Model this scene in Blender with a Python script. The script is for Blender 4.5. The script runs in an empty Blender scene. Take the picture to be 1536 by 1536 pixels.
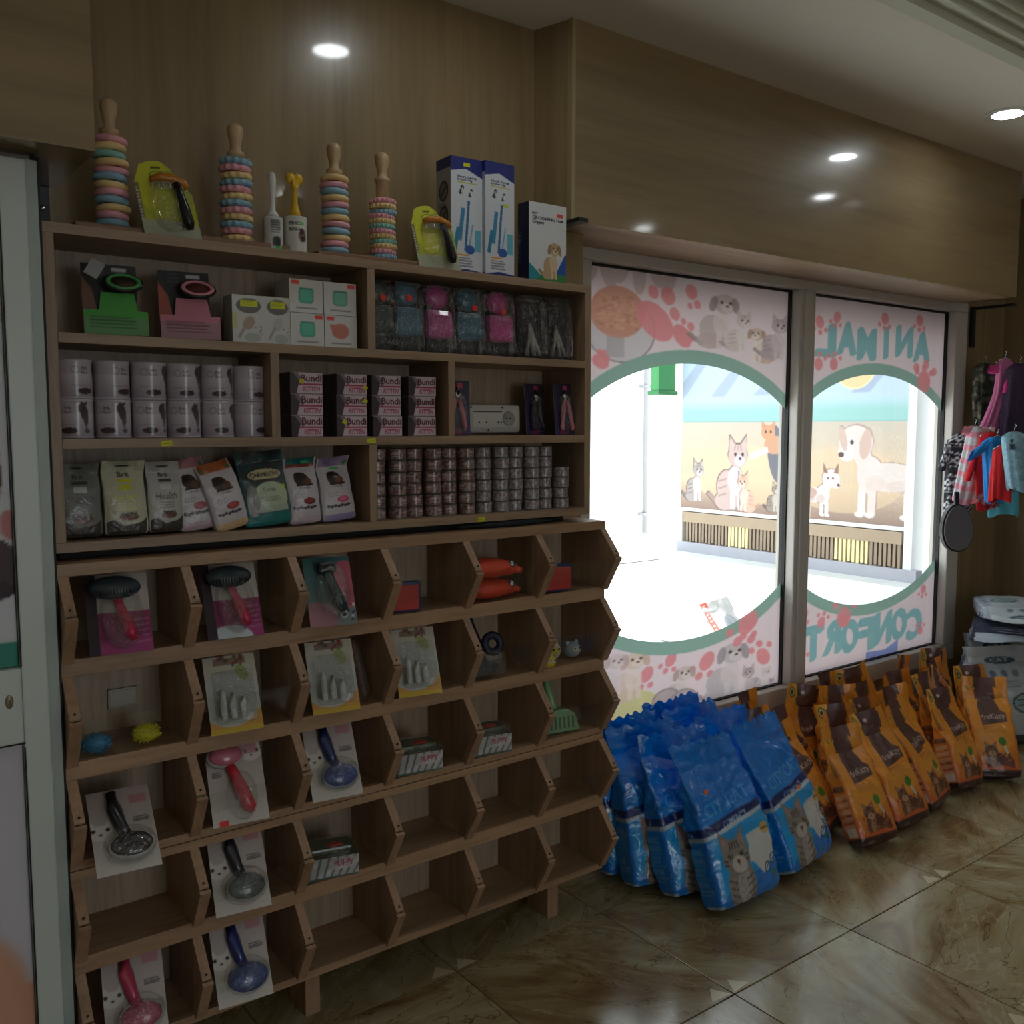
import bpy, bmesh, math, random
import numpy as np
from mathutils import Vector, Matrix, Euler
random.seed(7); np.random.seed(7)
S = bpy.context.scene
COL = S.collection
PI = math.pi
R = math.radians

# ------------------------------------------------------------------ camera
YAW, PIT, FPX, EYE = R(37.06), R(-5.195), 1411.0, 1.5
cam_d = bpy.data.cameras.new('camera'); cam = bpy.data.objects.new('camera', cam_d); COL.objects.link(cam)
cam.location = (0, 0, EYE); cam.rotation_euler = (PI/2+PIT, 0, -YAW)
cam_d.sensor_width = 36; cam_d.lens = 36*FPX/1536; cam_d.clip_start = .02; cam_d.clip_end = 200
S.camera = cam
S.view_settings.view_transform = 'Standard'; S.view_settings.look = 'None'
S.view_settings.gamma = 1; S.view_settings.use_curve_mapping = False
S.view_settings.exposure = 0.0
# ------------------------------------------------------------------ sky
SKY = 3.4
LAMP = 41.0
w = bpy.data.worlds.new('sky'); S.world = w; w.use_nodes = True
bg = w.node_tree.nodes['Background']; bg.inputs[0].default_value = (.86, .93, 1, 1); bg.inputs[1].default_value = SKY
sun_d = bpy.data.lights.new('sun', 'SUN'); sun_d.energy = 6.0; sun_d.angle = R(2); sun_d.color = (1, .97, .92)
sun = bpy.data.objects.new('sun', sun_d); COL.objects.link(sun)
sun.rotation_euler = Vector((-.30, -.05, -1)).to_track_quat('-Z', 'Y').to_euler()

# ------------------------------------------------------------------ materials
def lin(c):
    c = np.asarray(c, float)/255.0
    return np.where(c <= .04045, c/12.92, ((c+.055)/1.055)**2.4)
def L4(c): return tuple(float(x) for x in lin(c)) + (1.0,)
MATS = {}
def base_mat(name):
    m = bpy.data.materials.new(name); m.use_nodes = True
    return m, m.node_tree, m.node_tree.nodes['Principled BSDF']
def M(name, col, rough=.5, metal=0., coat=0., bump=0., bscale=200., trans=0., vary=.06, spec=.5):
    """plain procedural material: colour with slight noise variation, optional noise bump"""
    if name in MATS: return MATS[name]
    m, nt, b = base_mat(name); N = nt.nodes; K = nt.links
    c = L4(col)
    tc = N.new('ShaderNodeTexCoord'); nz = N.new('ShaderNodeTexNoise'); nz.inputs['Scale'].default_value = 14; nz.inputs['Detail'].default_value = 3
    K.new(tc.outputs['Object'], nz.inputs['Vector'])
    mx = N.new('ShaderNodeMix'); mx.data_type = 'RGBA'
    mx.inputs['A'].default_value = tuple(x*(1-vary) for x in c[:3])+(1,); mx.inputs['B'].default_value = tuple(min(1, x*(1+vary)) for x in c[:3])+(1,)
    K.new(nz.outputs['Fac'], mx.inputs['Factor']); K.new(mx.outputs['Result'], b.inputs['Base Color'])
    b.inputs['Roughness'].default_value = rough; b.inputs['Metallic'].default_value = metal
    b.inputs['Coat Weight'].default_value = coat; b.inputs['Specular IOR Level'].default_value = spec
    b.inputs['Transmission Weight'].default_value = trans
    if bump:
        n2 = N.new('ShaderNodeTexNoise'); n2.inputs['Scale'].default_value = bscale; n2.inputs['Detail'].default_value = 4
        K.new(tc.outputs['Object'], n2.inputs['Vector'])
        bp = N.new('ShaderNodeBump'); bp.inputs['Strength'].default_value = bump; bp.inputs['Distance'].default_value = .01
        K.new(n2.outputs['Fac'], bp.inputs['Height']); K.new(bp.outputs['Normal'], b.inputs['Normal'])
    MATS[name] = m
    return m
def wood(name, col, axis='X', rough=.42, dark=.62, scale=1.0, coat=0.0, fine=.5):
    if name in MATS: return MATS[name]
    m, nt, b = base_mat(name); N = nt.nodes; K = nt.links
    tc = N.new('ShaderNodeTexCoord'); mp = N.new('ShaderNodeMapping'); oi = N.new('ShaderNodeObjectInfo')
    add = N.new('ShaderNodeVectorMath'); add.operation = 'ADD'
    sc = N.new('ShaderNodeVectorMath'); sc.operation = 'SCALE'; sc.inputs['Scale'].default_value = 7.0
    cmb = N.new('ShaderNodeCombineXYZ')
    for i in range(3): K.new(oi.outputs['Random'], cmb.inputs[i])
    K.new(cmb.outputs[0], sc.inputs[0]); K.new(tc.outputs['Object'], add.inputs[0]); K.new(sc.outputs[0], add.inputs[1])
    K.new(add.outputs[0], mp.inputs['Vector'])
    s = {'X': (.7, 9, 9), 'Y': (9, .7, 9), 'Z': (9, 9, .5)}[axis]
    mp.inputs['Scale'].default_value = tuple(x*scale for x in s)
    n1 = N.new('ShaderNodeTexNoise'); n1.inputs['Scale'].default_value = 1.6; n1.inputs['Detail'].default_value = 8; n1.inputs['Roughness'].default_value = .62; n1.inputs['Distortion'].default_value = .5
    n2 = N.new('ShaderNodeTexNoise'); n2.inputs['Scale'].default_value = 9; n2.inputs['Detail'].default_value = 5; n2.inputs['Roughness'].default_value = .7
    K.new(mp.outputs[0], n1.inputs['Vector']); K.new(mp.outputs[0], n2.inputs['Vector'])
    r = N.new('ShaderNodeValToRGB'); c = lin(col)
    e = r.color_ramp.elements
    e[0].position = .28; e[0].color = tuple(c*dark*np.array([1, .97, .93]))+(1,)
    e[1].position = .72; e[1].color = tuple(c*1.12)+(1,)
    k = e.new(.5); k.color = tuple(c*.93)+(1,)
    K.new(n1.outputs['Fac'], r.inputs['Fac'])
    mx = N.new('ShaderNodeMix'); mx.data_type = 'RGBA'; mx.blend_type = 'MULTIPLY'; mx.inputs['Factor'].default_value = fine
    r2 = N.new('ShaderNodeValToRGB'); r2.color_ramp.elements[0].position = .35; r2.color_ramp.elements[0].color = (.6, .56, .5, 1); r2.color_ramp.elements[1].position = .55; r2.color_ramp.elements[1].color = (1, 1, 1, 1)
    K.new(n2.outputs['Fac'], r2.inputs['Fac']); K.new(r.outputs[0], mx.inputs['A']); K.new(r2.outputs[0], mx.inputs['B'])
    K.new(mx.outputs['Result'], b.inputs['Base Color'])
    b.inputs['Roughness'].default_value = rough; b.inputs['Coat Weight'].default_value = coat; b.inputs['Coat Roughness'].default_value = .07
    bp = N.new('ShaderNodeBump'); bp.inputs['Strength'].default_value = .08; bp.inputs['Distance'].default_value = .002
    K.new(n2.outputs['Fac'], bp.inputs['Height']); K.new(bp.outputs['Normal'], b.inputs['Normal'])
    MATS[name] = m; return m
def marble():
    m, nt, b = base_mat('polished_marble'); N = nt.nodes; K = nt.links
    g = N.new('ShaderNodeNewGeometry'); oi = N.new('ShaderNodeObjectInfo')
    cmb = N.new('ShaderNodeCombineXYZ')
    for i in range(3): K.new(oi.outputs['Random'], cmb.inputs[i])
    sc = N.new('ShaderNodeVectorMath'); sc.operation = 'SCALE'; sc.inputs['Scale'].default_value = 31.0; K.new(cmb.outputs[0], sc.inputs[0])
    rot = N.new('ShaderNodeVectorRotate'); rot.rotation_type = 'Z_AXIS'; K.new(g.outputs['Position'], rot.inputs['Vector'])
    ma = N.new('ShaderNodeMath'); ma.operation = 'MULTIPLY'; ma.inputs[1].default_value = 9.0; K.new(oi.outputs['Random'], ma.inputs[0]); K.new(ma.outputs[0], rot.inputs['Angle'])
    add = N.new('ShaderNodeVectorMath'); K.new(rot.outputs[0], add.inputs[0]); K.new(sc.outputs[0], add.inputs[1])
    mp = N.new('ShaderNodeMapping'); mp.inputs['Scale'].default_value = (1, 2.6, 1); K.new(add.outputs[0], mp.inputs['Vector'])
    n1 = N.new('ShaderNodeTexNoise'); n1.inputs['Scale'].default_value = 2.3; n1.inputs['Detail'].default_value = 9; n1.inputs['Roughness'].default_value = .62; n1.inputs['Distortion'].default_value = 1.4
    K.new(mp.outputs[0], n1.inputs['Vector'])
    r = N.new('ShaderNodeValToRGB'); e = r.color_ramp.elements
    e[0].position = .3; e[0].color = L4((118, 92, 60)); e[1].position = .78; e[1].color = L4((196, 184, 152))
    for p, c in ((.42, (142, 120, 84)), (.5, (156, 140, 104)), (.6, (166, 154, 122))):
        k = e.new(p); k.color = L4(c)
    K.new(n1.outputs['Fac'], r.inputs['Fac'])
    # thin veins: narrow band of a distorted noise
    n2 = N.new('ShaderNodeTexNoise'); n2.inputs['Scale'].default_value = 1.7; n2.inputs['Detail'].default_value = 7; n2.inputs['Distortion'].default_value = 2.2
    K.new(mp.outputs[0], n2.inputs['Vector'])
    def band(center, width, srcn):
        a = N.new('ShaderNodeMath'); a.operation = 'SUBTRACT'; a.inputs[1].default_value = center; K.new(srcn.outputs['Fac'], a.inputs[0])
        ab = N.new('ShaderNodeMath'); ab.operation = 'ABSOLUTE'; K.new(a.outputs[0], ab.inputs[0])
        d = N.new('ShaderNodeMapRange'); d.inputs['From Min'].default_value = 0; d.inputs['From Max'].default_value = width; d.inputs['To Min'].default_value = 1; d.inputs['To Max'].default_value = 0
        K.new(ab.outputs[0], d.inputs['Value']); return d
    v1 = band(.5, .006, n2); v2 = band(.58, .01, n2)
    m1 = N.new('ShaderNodeMix'); m1.data_type = 'RGBA'; m1.inputs['B'].default_value = L4((70, 46, 30)); K.new(r.outputs[0], m1.inputs['A'])
    mm = N.new('ShaderNodeMath'); mm.operation = 'MULTIPLY'; mm.inputs[1].default_value = .75; K.new(v1.outputs[0], mm.inputs[0]); K.new(mm.outputs[0], m1.inputs['Factor'])
    m2 = N.new('ShaderNodeMix'); m2.data_type = 'RGBA'; m2.inputs['B'].default_value = L4((214, 204, 178)); K.new(m1.outputs['Result'], m2.inputs['A'])
    m3 = N.new('ShaderNodeMath'); m3.operation = 'MULTIPLY'; m3.inputs[1].default_value = .32; K.new(v2.outputs[0], m3.inputs[0]); K.new(m3.outputs[0], m2.inputs['Factor'])
    K.new(m2.outputs['Result'], b.inputs['Base Color'])
    b.inputs['Roughness'].default_value = .16; b.inputs['Specular IOR Level'].default_value = .5
    return m
def printed(name, rough=.45, coat=0., bump=0., bscale=60., metal=0., crinkle=0.):
    """surface whose colour print is stored on the mesh (colour attribute 'Col')"""
    if name in MATS: return MATS[name]
    m, nt, b = base_mat(name); N = nt.nodes; K = nt.links
    a = N.new('ShaderNodeAttribute'); a.attribute_name = 'Col'; K.new(a.outputs['Color'], b.inputs['Base Color'])
    b.inputs['Roughness'].default_value = rough; b.inputs['Coat Weight'].default_value = coat; b.inputs['Coat Roughness'].default_value = .08
    b.inputs['Metallic'].default_value = metal
    if bump:
        tc = N.new('ShaderNodeTexCoord')
        n2 = N.new('ShaderNodeTexNoise'); n2.inputs['Scale'].default_value = bscale; n2.inputs['Detail'].default_value = 5; n2.inputs['Distortion'].default_value = crinkle
        K.new(tc.outputs['Object'], n2.inputs['Vector'])
        bp = N.new('ShaderNodeBump'); bp.inputs['Strength'].default_value = bump; bp.inputs['Distance'].default_value = .012
        K.new(n2.outputs['Fac'], bp.inputs['Height']); K.new(bp.outputs['Normal'], b.inputs['Normal'])
        if coat: K.new(bp.outputs['Normal'], b.inputs['Coat Normal'])
    MATS[name] = m; return m
def film_mat():
    m = bpy.data.materials.new('window_film'); m.use_nodes = True; nt = m.node_tree; N = nt.nodes; K = nt.links
    N.remove(N['Principled BSDF'])
    a = N.new('ShaderNodeAttribute'); a.attribute_name = 'Col'
    d = N.new('ShaderNodeBsdfDiffuse'); t = N.new('ShaderNodeBsdfTranslucent'); mx = N.new('ShaderNodeMixShader'); mx.inputs[0].default_value = .30
    dk = N.new('ShaderNodeVectorMath'); dk.operation = 'SCALE'; dk.inputs['Scale'].default_value = .8
    K.new(a.outputs['Color'], d.inputs[0]); K.new(a.outputs['Color'], dk.inputs[0]); K.new(dk.outputs[0], t.inputs[0])
    K.new(d.outputs[0], mx.inputs[1]); K.new(t.outputs[0], mx.inputs[2]); K.new(mx.outputs[0], N['Material Output'].inputs[0])
    return m
def clear_mat(name, tint=(1, 1, 1), refl=.9, rough=.02, base=.04):
    """thin clear sheet: transparent with a fresnel reflection"""
    if name in MATS: return MATS[name]
    m = bpy.data.materials.new(name); m.use_nodes = True; nt = m.node_tree; N = nt.nodes; K = nt.links
    N.remove(N['Principled BSDF'])
    t = N.new('ShaderNodeBsdfTransparent'); t.inputs[0].default_value = tint+(1,)
    g = N.new('ShaderNodeBsdfGlossy'); g.inputs['Roughness'].default_value = rough; g.inputs['Color'].default_value = (refl, refl, refl, 1)
    f = N.new('ShaderNodeFresnel'); f.inputs[0].default_value = 1.45
    mx = N.new('ShaderNodeMixShader')
    if base > .05:
        f.inputs[0].default_value = 1.0001
        ad = N.new('ShaderNodeMath'); ad.operation = 'ADD'; ad.inputs[1].default_value = base; ad.use_clamp = True
        K.new(f.outputs[0], ad.inputs[0]); K.new(ad.outputs[0], mx.inputs[0])
        tc = N.new('ShaderNodeTexCoord'); nz = N.new('ShaderNodeTexNoise'); nz.inputs['Scale'].default_value = 45; nz.inputs['Detail'].default_value = 3; nz.inputs['Distortion'].default_value = 1.5
        K.new(tc.outputs['Object'], nz.inputs['Vector']); bp = N.new('ShaderNodeBump'); bp.inputs['Strength'].default_value = 1; bp.inputs['Distance'].default_value = .02
        K.new(nz.outputs['Fac'], bp.inputs['Height']); K.new(bp.outputs[0], g.inputs['Normal'])
    else:
        gm = N.new('ShaderNodeNewGeometry'); iv = N.new('ShaderNodeMath'); iv.operation = 'MULTIPLY_ADD'; iv.inputs[1].default_value = -1; iv.inputs[2].default_value = 1
        K.new(gm.outputs['Backfacing'], iv.inputs[0]); ml = N.new('ShaderNodeMath'); ml.operation = 'MULTIPLY'
        K.new(iv.outputs[0], ml.inputs[0]); K.new(f.outputs[0], ml.inputs[1]); K.new(ml.outputs[0], mx.inputs[0])
    K.new(t.outputs[0], mx.inputs[1]); K.new(g.outputs[0], mx.inputs[2]); K.new(mx.outputs[0], N['Material Output'].inputs[0])
    MATS[name] = m; return m
def emit(name, col, s):
    if name in MATS: return MATS[name]
    m = bpy.data.materials.new(name); m.use_nodes = True; nt = m.node_tree; N = nt.nodes
    N.remove(N['Principled BSDF']); e = N.new('ShaderNodeEmission'); e.inputs[0].default_value = tuple(col)+(1,); e.inputs[1].default_value = s
    nt.links.new(e.outputs[0], N['Material Output'].inputs[0]); MATS[name] = m; return m

OAK = (176, 146, 108)
W_SHELF = wood('oak_laminate_board', (160, 134, 108), 'X')
W_SHELFZ = wood('oak_laminate_upright', (160, 134, 108), 'Z')
W_BIN = wood('oak_bin_board', (176, 142, 110), 'X')
W_BINZ = wood('oak_bin_divider', (172, 138, 108), 'Z')
W_BACK = wood('oak_back_panel', (184, 164, 140), 'Z', dark=.85)
W_WALL = wood('oak_wall_panel', (150, 128, 92), 'Z', rough=.3, coat=.6, scale=.6, fine=.3)
W_FASCIA = wood('oak_fascia_panel', (156, 134, 98), 'X', rough=.3, coat=.7, scale=.5, fine=.3)
W_EDGE = M('pale_oak_edge_strip', (168, 152, 112), .4)
W_PEG = wood('turned_beech', (206, 176, 134), 'Z', dark=.85)
W_PLANK = wood('toy_plank_wood', (140, 104, 76), 'X')
WHITE = M('white_plaster', (232, 226, 216), .8, vary=.02)
CORNICE = M('painted_cornice', (206, 208, 192), .6, vary=.02)
PVC = M('white_pvc_frame', (206, 216, 208), .35, vary=.02)
PVCW = M('grey_white_window_frame', (196, 190, 182), .35, vary=.02)
BLACK = M('black_metal', (26, 30, 40), .4)
BLACKP = M('black_plastic', (22, 22, 26), .3)
RUBBER = M('black_rubber_seal', (14, 14, 14), .6)
STEEL = M('chrome_steel', (200, 200, 205), .2, 1.)
ACRYL = clear_mat('clear_acrylic', (.97, .98, .97))
GLASS = clear_mat('window_glass', (.96, .98, .97))
BLISTER = clear_mat('clear_blister_plastic', (.94, .94, .94), .95, .09, .13)
P_CARD = printed('printed_card', .5, .15)
P_BOX = printed('printed_box', .45, .1)
P_POUCH = printed('printed_foil_pouch', .32, .3, .35, 34, crinkle=.6)
P_BAG = printed('printed_kraft_bag', .34, .25, .35, 22, crinkle=.8)
P_BLUE = printed('printed_shiny_poly_bag', .2, .7, .7, 18, crinkle=1.2)
P_CLOTH = printed('knitted_cloth', .9, 0, .4, 160)
P_BOARD = printed('printed_board', .6)
P_TIN = printed('printed_tin', .3, .3)

# ------------------------------------------------------------------ mesh builder
class MB:
    def __init__(s): s.v = []; s.f = []; s.m = []; s.sm = []; s.mats = []
    def mi(s, mat):
        if mat not in s.mats: s.mats.append(mat)
        return s.mats.index(mat)
    def add(s, vs, fs, mat, smooth=False, T=None):
        o = len(s.v)
        for p in vs:
            p = Vector(p)
            s.v.append(tuple(T @ p) if T is not None else tuple(p))
        k = s.mi(mat)
        for f in fs: s.f.append([o+i for i in f]); s.m.append(k); s.sm.append(smooth)
        return s
    def box(s, x0, x1, y0, y1, z0, z1, mat, T=None):
        v = [(x, y, z) for z in (z0, z1) for y in (y0, y1) for x in (x0, x1)]
        return s.add(v, [(0, 2, 3, 1), (4, 5, 7, 6), (0, 1, 5, 4), (2, 6, 7, 3), (1, 3, 7, 5), (0, 4, 6, 2)], mat, False, T)
    def rbox(s, x0, x1, y0, y1, z0, z1, mat, r=.002, T=None):
        b = bmesh.new(); bmesh.ops.create_cube(b, size=1)
        for v in b.verts: v.co = Vector(((x0+x1)/2+v.co.x*(x1-x0), (y0+y1)/2+v.co.y*(y1-y0), (z0+z1)/2+v.co.z*(z1-z0)))
        r = min(r, (x1-x0)*.45, (y1-y0)*.45, (z1-z0)*.45)
        bmesh.ops.bevel(b, geom=b.edges[:], offset=r, segments=2, affect='EDGES', profile=.6)
        b.verts.index_update()
        s.add([v.co.copy() for v in b.verts], [[v.index for v in f.verts] for f in b.faces], mat, False, T); b.free(); return s
    def prism(s, poly, a0, a1, mat, axis='X', T=None, smooth=False):
        """poly of 2-D points extruded along axis"""
        def P(a, p):
            return {'X': (a, p[0], p[1]), 'Y': (p[0], a, p[1]), 'Z': (p[0], p[1], a)}[axis]
        n = len(poly); vs = [P(a0, p) for p in poly]+[P(a1, p) for p in poly]
        fs = [list(range(n))[::-1], list(range(n, 2*n))]+[(i, (i+1) % n, n+(i+1) % n, n+i) for i in range(n)]
        return s.add(vs, fs, mat, smooth, T)
    def lathe(s, prof, mat, n=24, cx=0, cy=0, z=0, T=None, smooth=True):
        vs = []; fs = []
        for r, h in prof:
            for i in range(n):
                a = 2*PI*i/n; vs.append((cx+r*math.cos(a), cy+r*math.sin(a), z+h))
        k = len(prof)
        for j in range(k-1):
            for i in range(n): fs.append((j*n+i, j*n+(i+1) % n, (j+1)*n+(i+1) % n, (j+1)*n+i))
        if prof[0][0] > 1e-6: fs.append(list(range(n))[::-1])
        if prof[-1][0] > 1e-6: fs.append([(k-1)*n+i for i in range(n)])
        return s.add(vs, fs, mat, smooth, T)
    def ell(s, c, r, mat, n=16, m=10, T=None):
        vs = []; fs = []
        for j in range(m+1):
            p = PI*j/m
            for i in range(n):
                a = 2*PI*i/n; vs.append((c[0]+r[0]*math.sin(p)*math.cos(a), c[1]+r[1]*math.sin(p)*math.sin(a), c[2]+r[2]*math.cos(p)))
        for j in range(m):
            for i in range(n): fs.append((j*n+i, (j+1)*n+i, (j+1)*n+(i+1) % n, j*n+(i+1) % n))
        return s.add(vs, fs, mat, True, T)
    def tube(s, pts, rad, mat, n=8, T=None, flat=1.0):
        pts = [Vector(p) for p in pts]; vs = []; fs = []
        if not hasattr(rad, '__len__'): rad = [rad]*len(pts)
        up = Vector((0, 0, 1))
        for k, p in enumerate(pts):
            t = (pts[min(k+1, len(pts)-1)]-pts[max(k-1, 0)]).normalized()
            a = t.cross(up)
            if a.length < .1: a = t.cross(Vector((0, 1, 0)))
            a.normalize(); b = t.cross(a).normalized()
            for i in range(n):
                q = 2*PI*i/n; vs.append(p+a*(math.cos(q)*rad[k])+b*(math.sin(q)*rad[k]*flat))
        for k in range(len(pts)-1):
            for i in range(n): fs.append((k*n+i, k*n+(i+1) % n, (k+1)*n+(i+1) % n, (k+1)*n+i))
        fs.append(list(range(n))[::-1]); fs.append([(len(pts)-1)*n+i for i in range(n)])
        return s.add(vs, fs, mat, True, T)
    def torus(s, Rr, r, mat, n=32, k=10, z=0, wave=0, waves=0, flat=1.0, T=None):
        vs = []; fs = []
        for i in range(n):
            a = 2*PI*i/n; RR = Rr+wave*math.cos(waves*a) if waves else Rr
            for j in range(k):
                b = 2*PI*j/k; q = RR+r*math.cos(b); vs.append((q*math.cos(a), q*math.sin(a), z+r*flat*math.sin(b)))
        for i in range(n):
            for j in range(k): fs.append((i*k+j, ((i+1) % n)*k+j, ((i+1) % n)*k+(j+1) % k, i*k+(j+1) % k))
        return s.add(vs, fs, mat, True, T)
    def mesh(s, name):
        me = bpy.data.meshes.new(name); me.from_pydata(s.v, [], s.f); 
        for m in s.mats: me.materials.append(m)
        me.polygons.foreach_set('material_index', s.m); me.polygons.foreach_set('use_smooth', s.sm); me.update(); return me
    def obj(s, name, parent=None):
        return link(name, s.mesh(name), parent)
def link(name, me, parent=None):
    o = bpy.data.objects.new(name, me); COL.objects.link(o)
    if parent is not None: o.parent = parent
    return o
def thing(name, label, cat, loc=(0, 0, 0), rot=(0, 0, 0), group=None):
    o = bpy.data.objects.new(name, None); COL.objects.link(o); o.location = loc; o.rotation_euler = rot
    o.empty_display_size = .05
    return tag(o, label, cat, group)
def tag(o, label, cat, group=None):
    o['label'] = label; o['category'] = cat
    if group: o['group'] = group
    return o
def struct(o): o['kind'] = 'structure'; return o
CHILD = {}
def dup(root, label, loc=None, rot=None):
    r = root.copy(); COL.objects.link(r); r['label'] = label
    if loc is not None: r.location = loc
    if rot is not None: r.rotation_euler = rot
    for ch in kids(root):
        c = ch.copy(); COL.objects.link(c); c.parent = r
        for g in kids(ch):
            d = g.copy(); COL.objects.link(d); d.parent = c
    return r
def kids(o): return [x for x in COL.objects if x.parent is o]

# pixel -> world helper used only to take measurements off the photograph, on known planes
_F = Vector((math.sin(YAW)*math.cos(PIT), math.cos(YAW)*math.cos(PIT), math.sin(PIT)))
_Rt = Vector((math.cos(YAW), -math.sin(YAW), 0)); _U = _Rt.cross(_F)
def onY(u, v, Y):
    d = _F+_Rt*((u-768)/FPX)-_U*((v-768)/FPX); k = Y/d.y
    return Vector((d.x*k, Y, EYE+d.z*k))
def onZ(u, v, z=0.):
    d = _F+_Rt*((u-768)/FPX)-_U*((v-768)/FPX); k = (z-EYE)/d.z
    return Vector((d.x*k, d.y*k, z))

# ------------------------------------------------------------------ canvas (prints are drawn here, then stored per vertex)
_TXT = {}
def text_tris(s, bold=False):
    if (s, bold) in _TXT: return _TXT[(s, bold)]
    cu = bpy.data.curves.new('t', 'FONT'); cu.body = s; cu.resolution_u = 3
    if bold: cu.offset = .025
    o = bpy.data.objects.new('t', cu); COL.objects.link(o)
    dg = bpy.context.evaluated_depsgraph_get(); dg.update()
    me = o.evaluated_get(dg).to_mesh(); me.calc_loop_triangles()
    V = np.array([tuple(v.co)[:2] for v in me.vertices]); Tn = np.array([tuple(t.vertices) for t in me.loop_triangles])
    o.evaluated_get(dg).to_mesh_clear(); bpy.data.objects.remove(o); bpy.data.curves.remove(cu)
    lo = V.min(0); hi = V.max(0); V = (V-lo)/(hi-lo); _TXT[(s, bold)] = V[Tn]
    return _TXT[(s, bold)]
class Canvas:
    def __init__(s, W, H, res, bg):
        s.W, s.H, s.res = W, H, res; s.nx, s.ny = max(2, int(W*res)), max(2, int(H*res))
        s.a = np.zeros((s.ny, s.nx, 3)); s.a[:] = bg
        s.x = (np.arange(s.nx)+.5)/res; s.y = (np.arange(s.ny)+.5)/res
    def _bb(s, x0, x1, y0, y1):
        i0 = max(0, int(x0*s.res)-1); i1 = min(s.nx, int(x1*s.res)+2); j0 = max(0, int(y0*s.res)-1); j1 = min(s.ny, int(y1*s.res)+2)
        if i1 <= i0 or j1 <= j0: return None
        X, Y = np.meshgrid(s.x[i0:i1], s.y[j0:j1]); return (slice(j0, j1), slice(i0, i1), X, Y)
    def _put(s, bb, mask, col, al):
        v = s.a[bb[0], bb[1]]; v[mask] = v[mask]*(1-al)+np.array(col, float)*al
    def rect(s, x0, y0, x1, y1, col, al=1.):
        bb = s._bb(x0, x1, y0, y1)
        if bb: s._put(bb, (bb[2] >= x0) & (bb[2] <= x1) & (bb[3] >= y0) & (bb[3] <= y1), col, al)
        return s
    def ell(s, cx, cy, rx, ry, col, ang=0., al=1., ring=None):
        q = max(rx, ry); bb = s._bb(cx-q, cx+q, cy-q, cy+q)
        if bb:
            dx, dy = bb[2]-cx, bb[3]-cy; c, n = math.cos(ang), math.sin(ang)
            d = ((dx*c+dy*n)/rx)**2+((-dx*n+dy*c)/ry)**2
            k = d <= 1
            if ring: k &= d >= (1-ring)**2
            s._put(bb, k, col, al)
        return s
    def poly(s, pts, col, al=1.):
        P = np.array(pts, float); bb = s._bb(P[:, 0].min(), P[:, 0].max(), P[:, 1].min(), P[:, 1].max())
        if bb:
            X, Y = bb[2], bb[3]; ins = np.zeros(X.shape, bool); n = len(P)
            for i in range(n):
                x1, y1 = P[i]; x2, y2 = P[(i+1) % n]
                if y1 == y2: continue
                c = ((y1 > Y) != (y2 > Y)) & (X < (x2-x1)*(Y-y1)/(y2-y1)+x1); ins ^= c
            s._put(bb, ins, col, al)
        return s
    def line(s, x0, y0, x1, y1, wd, col, al=1.):
        d = math.hypot(x1-x0, y1-y0) or 1e-6; nx, ny = -(y1-y0)/d*wd/2, (x1-x0)/d*wd/2
        return s.poly([(x0+nx, y0+ny), (x1+nx, y1+ny), (x1-nx, y1-ny), (x0-nx, y0-ny)], col, al)
    def text(s, t, x0, y0, x1, y1, col, bold=True, mirror=False, shear=0., ang=0.):
        T3 = text_tris(t, bold).copy()
        if mirror: T3[..., 0] = 1-T3[..., 0]
        X = x0+T3[..., 0]*(x1-x0)+shear*T3[..., 1]*(y1-y0); Y = y0+T3[..., 1]*(y1-y0)
        if ang:
            c, n = math.cos(ang), math.sin(ang); X, Y = x0+(X-x0)*c-(Y-y0)*n, y0+(X-x0)*n+(Y-y0)*c
        for k in range(len(X)):
            a, b = X[k], Y[k]
            bb = s._bb(a.min(), a.max(), b.min(), b.max())
            if not bb: continue
            A = (a[1]-a[0])*(b[2]-b[0])-(a[2]-a[0])*(b[1]-b[0])
            if abs(A) < 1e-12: continue
            w0 = ((a[1]-bb[2])*(b[2]-bb[3])-(a[2]-bb[2])*(b[1]-bb[3]))/A
            w1 = ((a[2]-bb[2])*(b[0]-bb[3])-(a[0]-bb[2])*(b[2]-bb[3]))/A
            s._put(bb, (w0 >= -.02) & (w1 >= -.02) & (w0+w1 <= 1.02), col, 1.)
        return s
    def grad(s, c0, c1, y0=None, y1=None, x0=0, x1=None):
        y0 = 0 if y0 is None else y0; y1 = s.H if y1 is None else y1; x1 = s.W if x1 is None else x1
        bb = s._bb(x0, x1, y0, y1); t = np.clip((bb[3]-y0)/(y1-y0), 0, 1)[..., None]
        s.a[bb[0], bb[1]] = np.array(c0)*(1-t)+np.array(c1)*t; return s
    def speck(s, x0, y0, x1, y1, n, r, cols, al=.8, seed=1):
        g = random.Random(seed)
        for _ in range(n): s.ell(g.uniform(x0, x1), g.uniform(y0, y1), r*g.uniform(.6, 1.3), r*g.uniform(.6, 1.3), g.choice(cols), 0, al)
        return s
    def lines(s, x0, y0, x1, y1, n, col, h=.45, al=.9, seed=3):
        g = random.Random(seed); st = (y1-y0)/n
        for i in range(n): s.rect(x0, y1-(i+h)*st, x0+(x1-x0)*g.uniform(.7, 1), y1-i*st, col, al)
        return s
    def blur(s, k=1):
        for _ in range(k):
            a = s.a; b = a.copy(); b[1:-1, 1:-1] = (a[1:-1, 1:-1]*4+a[:-2, 1:-1]+a[2:, 1:-1]+a[1:-1, :-2]+a[1:-1, 2:])/8; s.a = b
        return s
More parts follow.
